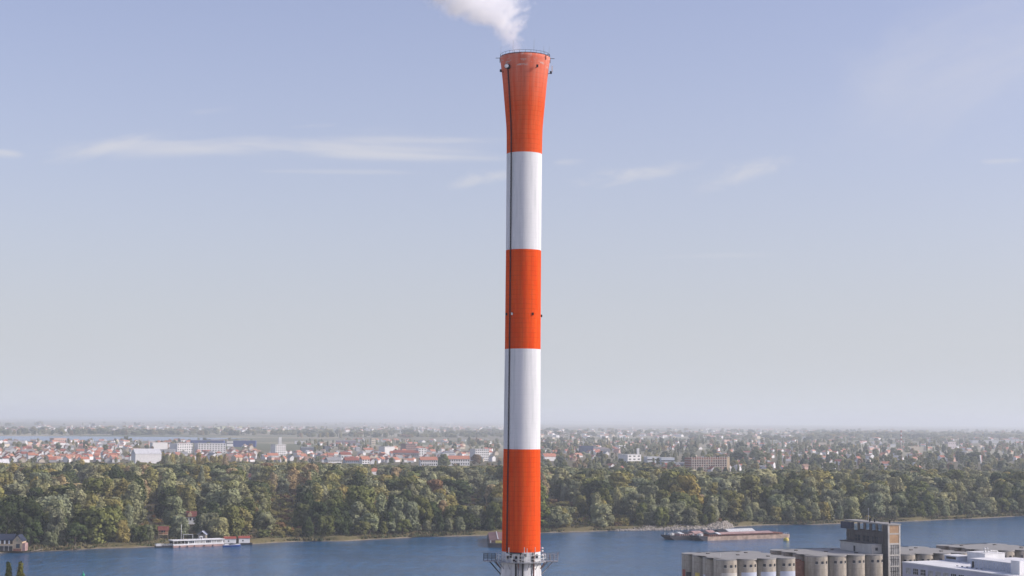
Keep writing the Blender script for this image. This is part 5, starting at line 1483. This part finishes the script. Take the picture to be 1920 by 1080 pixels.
SIGHT = [(294, 318, 1007, 1009), (340, 374, 966, 983), (371, 388, 1005, 1012), (336, 362, 1003, 1010), (-10, 48, 1031, 1031), (1291, 1376, 876, 884), (1168, 1211, 865, 870), (886, 922, 858, 864), (326, 428, 844, 850), (512, 540, 850, 855), (1086, 1146, 845, 848),
         (1210, 1292, 866, 872), (1775, 1797, 838, 842), (1834, 1846, 866, 870), (1684, 1694, 830, 846), (787, 882, 869, 874), (1020, 1040, 861, 864)]
def sight_cap(u, v, s_, hw_):
    c = 99.0
    for u0, u1, vb, v0 in SIGHT:
        if v > v0 and u0 - hw_ * .8 < u < u1 + hw_ * .8: c = min(c, (v - vb) * s_)
    return c
def skyline_cap(u): return float(np.interp(u, SKY_U, SKY_V))
def grow(x, y, d, u, v):
    z = zone(u, v)
    if z in ('field', 'yard', 'grass'):
        if z != 'field' or rt.random() > 0.35: return
        k, ti, hh = 7, rt.choice((3, 4, 1, 5)), rt.uniform(1.2, 3.0)
    elif z == 'gold':
        k, ti, hh = 7, rt.choice((4, 4, 3, 3, 5)), rt.uniform(2.2, 4.6)
    else:
        # low trees in front of open ground, so that it shows
        if d < 26:
            k = rt.choices((2, 3, 8, 7), (40, 36, 12, 12))[0]
            hh = rt.uniform(7, 15) if d < 13 else rt.uniform(13, 21)
            if u > 960: hh *= 0.92
            if k == 7: hh = rt.uniform(3, 5)
        elif d < 300:
            k = rt.choices((0, 1, 2, 3, 4, 6, 8, 7), (22, 18, 14, 14, 7, 8, 10, 7))[0]
            hh = rt.uniform(14, 23) * (1.15 if u > 960 else 1.08) if k != 7 else rt.uniform(3, 5.5)
        else:
            k = rt.choices((0, 1, 2, 4, 5, 6, 8, 7), (24, 20, 10, 14, 6, 12, 12, 5))[0]
            hh = rt.uniform(16, 26) if k != 7 else rt.uniform(3, 6)
        if k in (4, 5): hh *= 1.25
        ti = pick_tint(u, v, d, x, y)
        if d >= 26: hh *= max(.45, 1.0 + .48 * field(x, y, 48, 4.2))
        s_ = y / F
        cap = (v - skyline_cap(u) - rt.uniform(0, 7)) * s_
        hw_ = 5.0 / s_
        for u0, u1, v0, v1, k_ in LOW:          # keep open ground in sight
            if u0 - hw_ < u < u1 + hw_ and v >= v1 and v1 < 1000: cap = min(cap, (v - v1 + 8) * s_)
        cap = min(cap, sight_cap(u, v, s_, hw_))
        if cap < 2.0: return
        if hh > cap:
            hh = cap * rt.uniform(.85, 1.0)
            if hh < 5.5: k = 7
            elif k in (4, 5): k = 0
    sz = hh / TH[k]
    sx = sz * rt.uniform(0.98, 1.45) * (1.12 if d > 140 else 1) if k != 7 else sz * rt.uniform(.9, 1.5)
    rad = PROTO[k][3] / 2 * sx
    kk = 0.60 if d < 26 else 0.74
    if clash(x, y, rad * kk): return
    put(x, y, rad * kk)
    for bx, by_, br in ((lo.location.x + 3, lo.location.y + 4, 11), (hut.location.x + 2, hut.location.y + 2, 5), (ho.location.x + 6, ho.location.y + 3, 11), (sh.location.x + 2, sh.location.y + 2, 5)):
        if abs(x - bx) < br + rad * .5 and abs(y - by_) < br * .8 + rad * .5: return
    if not free(Vector((x, y, 0)), rad * .5, TOWN_U, .9): return
    cand.append((x, y, k, sx, sz, ti, u, v, d))
# the bank row first, then the wood behind it
for lay in range(5):
    x = -370.0
    while x < 520:
        x += rt.uniform(3.5, 8)
        d = rt.uniform(7.5, 14) + lay * 7
        y = bankY(x) + d
        u, v = px((x, y, 3))
        if -160 < u < 2080: grow(x, y, d, u, v)
for _ in range(40000):
    y = 880 + (2450 - 880) * rt.random() ** 1.15
    x = rt.uniform(-.385, .385) * y
    d = y - bankY(x)
    if d < 26: continue
    u, v = px((x, y, 3))
    if not (-160 < u < 2080) or v < VB0(u): continue
    grow(x, y, d, u, v)
# trees between and behind the houses
TZ = [(-20, 480, 828, 845, 150, .8), (-20, 260, 845, 884, 130, .75), (230, 620, 850, 882, 120, .8), (560, 960, 828, 846, 170, .8), (560, 960, 846, 882, 110, .75), (1010, 1300, 826, 850, 330, 1), (1010, 1300, 850, 892, 240, .9),
      (1290, 1930, 818, 850, 560, 1.1), (1290, 1930, 850, 892, 430, 1), (880, 1930, 807, 820, 300, 1.3), (-20, 960, 804, 816, 300, 1.3), (-20, 960, 812, 816.5, 260, 1.3), (880, 940, 830, 842, 22, 1), (560, 960, 818, 821, 120, 1.2),
      (1520, 1930, 813, 824, 520, 1.5), (-20, 900, 793, 799, 70, 1.3)]
for u0, u1, v0, v1, nn, sc in TZ:
    for _ in range(nn):
        u, v = rt.uniform(u0, u1), rt.uniform(v0, v1)
        p = gp(u, v, 3.0)
        if not free(p, 3.5, spots, .9) or not free(p, 4, TOWN_U, 1.0): continue
        if u < 470 and 817 < v < 827.5: continue
        k = rt.choices((0, 1, 2, 4, 5, 6, 8), (24, 20, 14, 8, 7, 10, 17))[0]
        hh = rt.uniform(9, 16) * sc * (1.35 if k in (4, 5) else 1) * (.72 if p.y < 3300 and u < 960 else 1)
        s_ = p.y / F
        cp_ = sight_cap(u, v, s_, 4.5 / s_)
        if cp_ < 3: continue
        hh = min(hh, cp_)
        sz = hh / TH[k]
        sx = sz * rt.uniform(.9, 1.3) * (1.0 if p.y < 6000 else rt.uniform(1.3, 3.0) if k != 5 else 1)
        cand.append((p.x, p.y, k, sx, sz, rt.choices(range(8), (20, 22, 22, 12, 5, 2, 12, 5))[0], u, v, 5000))
# special trees that stand out in the photograph
def special(u, vb, vt, k, ti, wpx, lab=None):
    p = gp(u, vb, 3.0)
    s = p.y / F
    sz = (vb - vt) * s / TH[k]
    cand.append((p.x, p.y, k, wpx * s / PROTO[k][3], sz, ti, u, vb, 60 if vb > 900 else 1500))
PR = [(305 + k * 8.3 + rt.uniform(-2, 2), 893 + rt.uniform(-3, 5), 846 + rt.uniform(0, 9) + abs(k - 4) * .5, rt.choice((4, 4, 5, 4, 1)), rt.choice((4, 3, 4, 7, 2, 6, 4, 3)), rt.uniform(11, 17)) for k in range(15)]
for a in PR + [(560 + k * 14 + rt.uniform(-4, 4), 905 + rt.uniform(-12, 14), 872 + rt.uniform(-4, 8), rt.choice((4, 1, 6)), rt.choice((7, 2, 6, 3)), rt.uniform(18, 30)) for k in range(9)]:
    special(*a)
for a in ((152, 892, 860, 4, 4, 20), (200, 898, 878, 4, 4, 11), (438, 893, 864, 4, 4, 24), (832, 876, 852, 0, 1, 26), (893, 872, 852, 8, 5, 24), (1139, 836, 820, 5, 0, 4), (1150, 836, 818, 5, 0, 4.5), (1277, 846, 826, 5, 0, 6), (1304, 848, 826, 5, 0, 6),
          (1180, 840, 827, 5, 0, 3.5), (880, 831, 820, 0, 0, 8), (237, 829, 818, 8, 0, 12), (1385, 868, 845, 8, 0, 34), (1420, 872, 843, 8, 2, 36), (1390, 848, 829, 8, 0, 24), (1000 + 838 - 10, 868, 848, 8, 0, 40),
          (140, 895, 866, 0, 0, 30), (210, 905, 872, 8, 0, 42), (110, 938, 885, 8, 0, 70), (60, 950, 880, 8, 1, 80), (480, 962, 905, 8, 0, 62), (455, 950, 908, 1, 0, 40), (585, 958, 902, 8, 0, 62), (780, 930, 884, 8, 1, 70), (1475, 940, 905, 8, 0, 54), (1100, 925, 880, 1, 1, 50), (1215, 920, 878, 8, 0, 80),
          (1650, 905, 885, 8, 0, 40), (1545, 935, 890, 1, 2, 54), (1720, 920, 876, 8, 1, 56), (1690, 960, 918, 8, 0, 50), (1800, 915, 882, 8, 2, 60), (690, 925, 885, 4, 2, 36), (660, 915, 882, 6, 2, 40)):
    special(*a)
# which trees show: walk from the front, keeping a skyline
cand.sort(key=lambda c: c[1])
skyl = np.full(2400, 1100.0)
vis = []
for c in cand:
    x, y, k, sx, sz, ti, u, v, d = c
    s = F / y
    hw_, hp = PROTO[k][3] / 2 * sx * s * .85, TH[k] * sz * s
    a, b = int(max(0, u + 180 - hw_)), int(min(2399, u + 180 + hw_)) + 1
    if b <= a: vis.append(0); continue
    top_ = v - hp
    seg = skyl[a:b]
    vis.append(float(np.clip(np.minimum(seg, v) - top_, 0, None).sum()))
    skyl[a:b] = np.minimum(seg, top_ + hp * .22)
order = sorted((i for i in range(len(cand)) if cand[i][8] < 4000 and -14 < cand[i][6] < 1934), key=lambda i: -vis[i])
trees_i = [i for i in order if cand[i][2] != 7][:298]
bush_i = [i for i in order if cand[i][2] == 7 and vis[i] > 25][:90]
chosen = set(trees_i + bush_i)
titems = []
for i in trees_i + bush_i:
    x, y, k, sx, sz, ti, u, v, d = cand[i]
    nm = PROTO[k][0]
    kind = 'bush' if k == 7 else 'tree'
    o = empty(nm, (x, y, 2.9 if d > 24 else 2.9 - (24 - d) * .04), rt.uniform(0, 6.28), None, kind, 'bushes on the far bank' if k == 7 else 'trees of the wood across the river')
    o.scale = (sx, sx, sz)
    c = GREENS[ti][1]
    q = rt.uniform(.86, 1.14)
    setc(place('crown', PROTO[k][1], o), (c[0] * q * rt.uniform(.94, 1.06), c[1] * q, c[2] * q * rt.uniform(.9, 1.1)))
    if k != 7: place('trunk', TRUNK[k], o)
    row = 'by the water' if d < 26 else 'in the front wood' if d < 140 else 'deep in the wood' if d < 420 else 'in the rear wood'
    titems.append((u, o, PROTO[k][5] + ' ' + GREENS[ti][0] + (' bush' if k == 7 else ' poplar' if k in (4, 5) else ' willow' if k in (2, 3) else ' tree'), row, where(u)))
number_off(titems, lambda look, row, pl, o: f'{o}{look} {row} {pl}')
# two poplars on the near bank
for u, vt, wpx, lab in ((15.5, 1049, 17, 'slim dark green poplar on the near bank, the shorter one'), (38.5, 1048, 20, 'slim yellow green poplar on the near bank, the bushier one')):
    y = 560.0
    ztop = dp(u, vt, y).z
    x = dp(u, vt, y).x
    o = empty('poplar_tree', (x, y, 4.0), rt.uniform(0, 6), lab, 'tree')
    sz = (ztop - 4.0) / TH[5]
    sx = wpx * y / F / 3.9
    o.scale = (sx, sx, sz)
    setc(place('crown', PROTO[5][1], o), (0.075, 0.088, 0.022) if u < 20 else (0.115, 0.115, 0.024))
    place('trunk', TRUNK[5], o)
# everything else: one object, crowns set out on points
pts = [(c, vis[i]) for i, c in enumerate(cand) if i not in chosen and (vis[i] > 0 or rt.random() < .35)]
def scatter(name, pts, label):
    n = len(pts)
    me = bpy.data.meshes.new(name)
    me.vertices.add(n)
    me.vertices.foreach_set('co', np.array([(c[0], c[1], 2.85) for c, _ in pts], dtype=np.float32).ravel())
    def attr(nm, ty, key, arr): me.attributes.new(nm, ty, 'POINT').data.foreach_set(key, arr)
    attr('pid', 'INT', 'value', np.array([c[2] for c, _ in pts], dtype=np.int32))
    attr('siz', 'FLOAT_VECTOR', 'vector', np.array([(c[3], c[3], c[4]) for c, _ in pts], dtype=np.float32).ravel())
    attr('turn', 'FLOAT_VECTOR', 'vector', np.array([(0, 0, rt.uniform(0, 6.28)) for _ in pts], dtype=np.float32).ravel())
    tl = []
    for c, _ in pts:
        g_ = GREENS[c[5]][1]; q = rt.uniform(.85, 1.15)
        tl.append((g_[0] * q * rt.uniform(.94, 1.06), g_[1] * q, g_[2] * q, 1))
    attr('tint', 'FLOAT_COLOR', 'color', np.array(tl, dtype=np.float32).ravel())
    o = place(name, me)
    gt = bpy.data.node_groups.new('scatter', 'GeometryNodeTree')
    gt.interface.new_socket('Geometry', in_out='INPUT', socket_type='NodeSocketGeometry')
    gt.interface.new_socket('Geometry', in_out='OUTPUT', socket_type='NodeSocketGeometry')
    N = gt.nodes.new
    gi, go, jn = N('NodeGroupInput'), N('NodeGroupOutput'), N('GeometryNodeJoinGeometry')
    def named(nm, ty):
        a = N('GeometryNodeInputNamedAttribute'); a.data_type = ty; a.inputs['Name'].default_value = nm
        return a.outputs['Attribute']
    protos = {}
    for ob in bpy.data.objects:
        if ob.parent is not None and ob.name.startswith('crown') and ob.data.name not in protos: protos[ob.data.name] = ob
    for k in range(len(PROTO)):
        ob = protos.get(PROTO[k][1].name)
        if ob is None: continue
        oi = N('GeometryNodeObjectInfo'); oi.inputs['Object'].default_value = ob; oi.transform_space = 'ORIGINAL'
        cm = N('FunctionNodeCompare'); cm.data_type = 'INT'; cm.operation = 'EQUAL'
        ins = [s for s in cm.inputs if s.type == 'INT']
        gt.links.new(named('pid', 'INT'), ins[0]); ins[1].default_value = k
        ip = N('GeometryNodeInstanceOnPoints')
        gt.links.new(gi.outputs[0], ip.inputs['Points'])
        gt.links.new(cm.outputs['Result'], ip.inputs['Selection'])
        gt.links.new(oi.outputs['Geometry'], ip.inputs['Instance'])
        gt.links.new(named('turn', 'FLOAT_VECTOR'), ip.inputs['Rotation'])
        gt.links.new(named('siz', 'FLOAT_VECTOR'), ip.inputs['Scale'])
        gt.links.new(ip.outputs['Instances'], jn.inputs[0])
    gt.links.new(jn.outputs[0], go.inputs[0])
    md = o.modifiers.new('scatter', 'NODES'); md.node_group = gt
    tag(o, label, 'woods', kind='stuff')
    return o
scatter('woods', pts, 'green and yellowing woods filling the plain between river and town')
print('trees: individuals', len(trees_i), 'bushes', len(bush_i), 'in woods', len(pts))

# low scrub and reeds along the shore and under the trees
def scrub():
    rs = random.Random(3)
    V, Fc, T = [], [], []
    for _ in range(15000):
        x = rs.uniform(-330, 460)
        d = (2.2 + 22 * rs.random() ** 1.6) if rs.random() < .78 else rs.uniform(20, 120)
        y = bankY(x) + d
        u, v = px((x, y, 3))
        if not -20 < u < 1940: continue
        if zone(u, v) == 'yard' and rs.random() < .8: continue
        z0 = float(np.interp(d, [r_[0] for r_ in rows_b], [r_[1] for r_ in rows_b]))
        c = rs.choice(((.19, .16, .075), (.12, .13, .05), (.085, .11, .05), (.22, .18, .10), (.07, .085, .035), (.14, .10, .05)))
        for k in range(5):
            a = rs.uniform(0, 6.28); s = rs.uniform(.4, 1.1)
            b = len(V)
            ox, oy = rs.uniform(-.8, .8), rs.uniform(-.8, .8)
            V += [(x + ox - s * math.cos(a) * .5, y + oy - s * math.sin(a) * .5, z0 - .1), (x + ox + s * math.cos(a) * .5, y + oy + s * math.sin(a) * .5, z0 - .1), (x + ox + s * math.cos(a) * .35, y + oy + s * math.sin(a) * .35, z0 + s * 1.1), (x + ox - s * math.cos(a + .5) * .3, y + oy - s * math.sin(a + .5) * .3, z0 + s * .8)]
            Fc.append((b, b + 1, b + 2, b + 3)); T.append(c)
    me = bpy.data.meshes.new('scrub')
    me.from_pydata(V, [], Fc)
    me.attributes.new('tint', 'FLOAT_COLOR', 'FACE').data.foreach_set('color', np.array([(*c, 1) for c in T], dtype=np.float32).ravel())
    me.materials.append(M['mesh_tint'])
    tag(place('scrub', me), 'dry grass and scrub along the far bank', 'scrub', kind='stuff')
scrub()

# rock armour on the bank right of the chimney
def riprap():
    rs = random.Random(8)
    m = MB()
    phi = (1 + 5 ** .5) / 2
    ico = [Vector(v_).normalized() for v_ in ((-1, phi, 0), (1, phi, 0), (-1, -phi, 0), (1, -phi, 0), (0, -1, phi), (0, 1, phi), (0, -1, -phi), (0, 1, -phi), (phi, 0, -1), (phi, 0, 1), (-phi, 0, -1), (-phi, 0, 1))]
    icf = [(0, 11, 5), (0, 5, 1), (0, 1, 7), (0, 7, 10), (0, 10, 11), (1, 5, 9), (5, 11, 4), (11, 10, 2), (10, 7, 6), (7, 1, 8), (3, 9, 4), (3, 4, 2), (3, 2, 6), (3, 6, 8), (3, 8, 9), (4, 9, 5), (2, 4, 11), (6, 2, 10), (8, 6, 7), (9, 8, 1)]
    for _ in range(1900):
        u = 1150 + 234 * rs.random() ** 0.8
        w_ = min(1.0, max(0.12, (u - 1150) / 110)) * (1 if u < 1372 else (1386 - u) / 14)
        t = rs.random()
        p = gp(u, 993.5, 0)
        x = p.x
        wide = 4 + 10 * w_
        d = -1.5 + t * wide
        z = (0.1 + t * (0.9 + 2.6 * w_ * (0.62 + 0.25 * math.sin(u * 0.11) * math.sin(u * 0.037) + 0.45 * max(0.0, min(1.0, (u - 1315) / 40)))))
        r_ = rs.uniform(.4, 1.2) * (.7 + .5 * w_)
        q = Euler((rs.uniform(0, 6), rs.uniform(0, 6), rs.uniform(0, 6))).to_matrix()
        sc = Vector((rs.uniform(.7, 1.3), rs.uniform(.7, 1.2), rs.uniform(.5, .9)))
        m.add([Vector((x, bankY(x) + d, z)) + q @ Vector((v_.x * sc.x * r_ * rs.uniform(.8, 1.15), v_.y * sc.y * r_, v_.z * sc.z * r_)) for v_ in ico], icf)
    def rk(t, out):
        p = objpos(t)
        n = t.noise(p, 0.9, 3, .6)
        bsdf(t, out, t.ramp(n, [(0.3, (.20, .175, .14)), (0.55, (.36, .32, .27)), (0.75, (.50, .46, .40))]), .95, .1)
    tag(m.build('riprap', material('rock', rk)), 'pale rock armour heaped along the bank right of the chimney', 'rocks', kind='stuff')
riprap()

# ---------------------------------------------------------------- haze
def haze_mat(t, out):
    v = t.node('ShaderNodeVolumePrincipled')
    v.inputs['Color'].default_value = (0.90, 0.96, 1.0, 1)
    v.inputs['Density'].default_value = HAZE
    v.inputs['Anisotropy'].default_value = 0.12
    t.link(v.outputs[0], out.inputs['Volume'])
HAZE = 1 / 11000.0
M['haze'] = material('haze', haze_mat)
M['haze'].cycles.homogeneous_volume = True
hb = MB().span((-43000, -3200, -3.0), (43000, 43500, 172.0)).build('haze', M['haze'])
tag(hb, 'pale blue haze over the river plain', 'haze', kind='stuff')
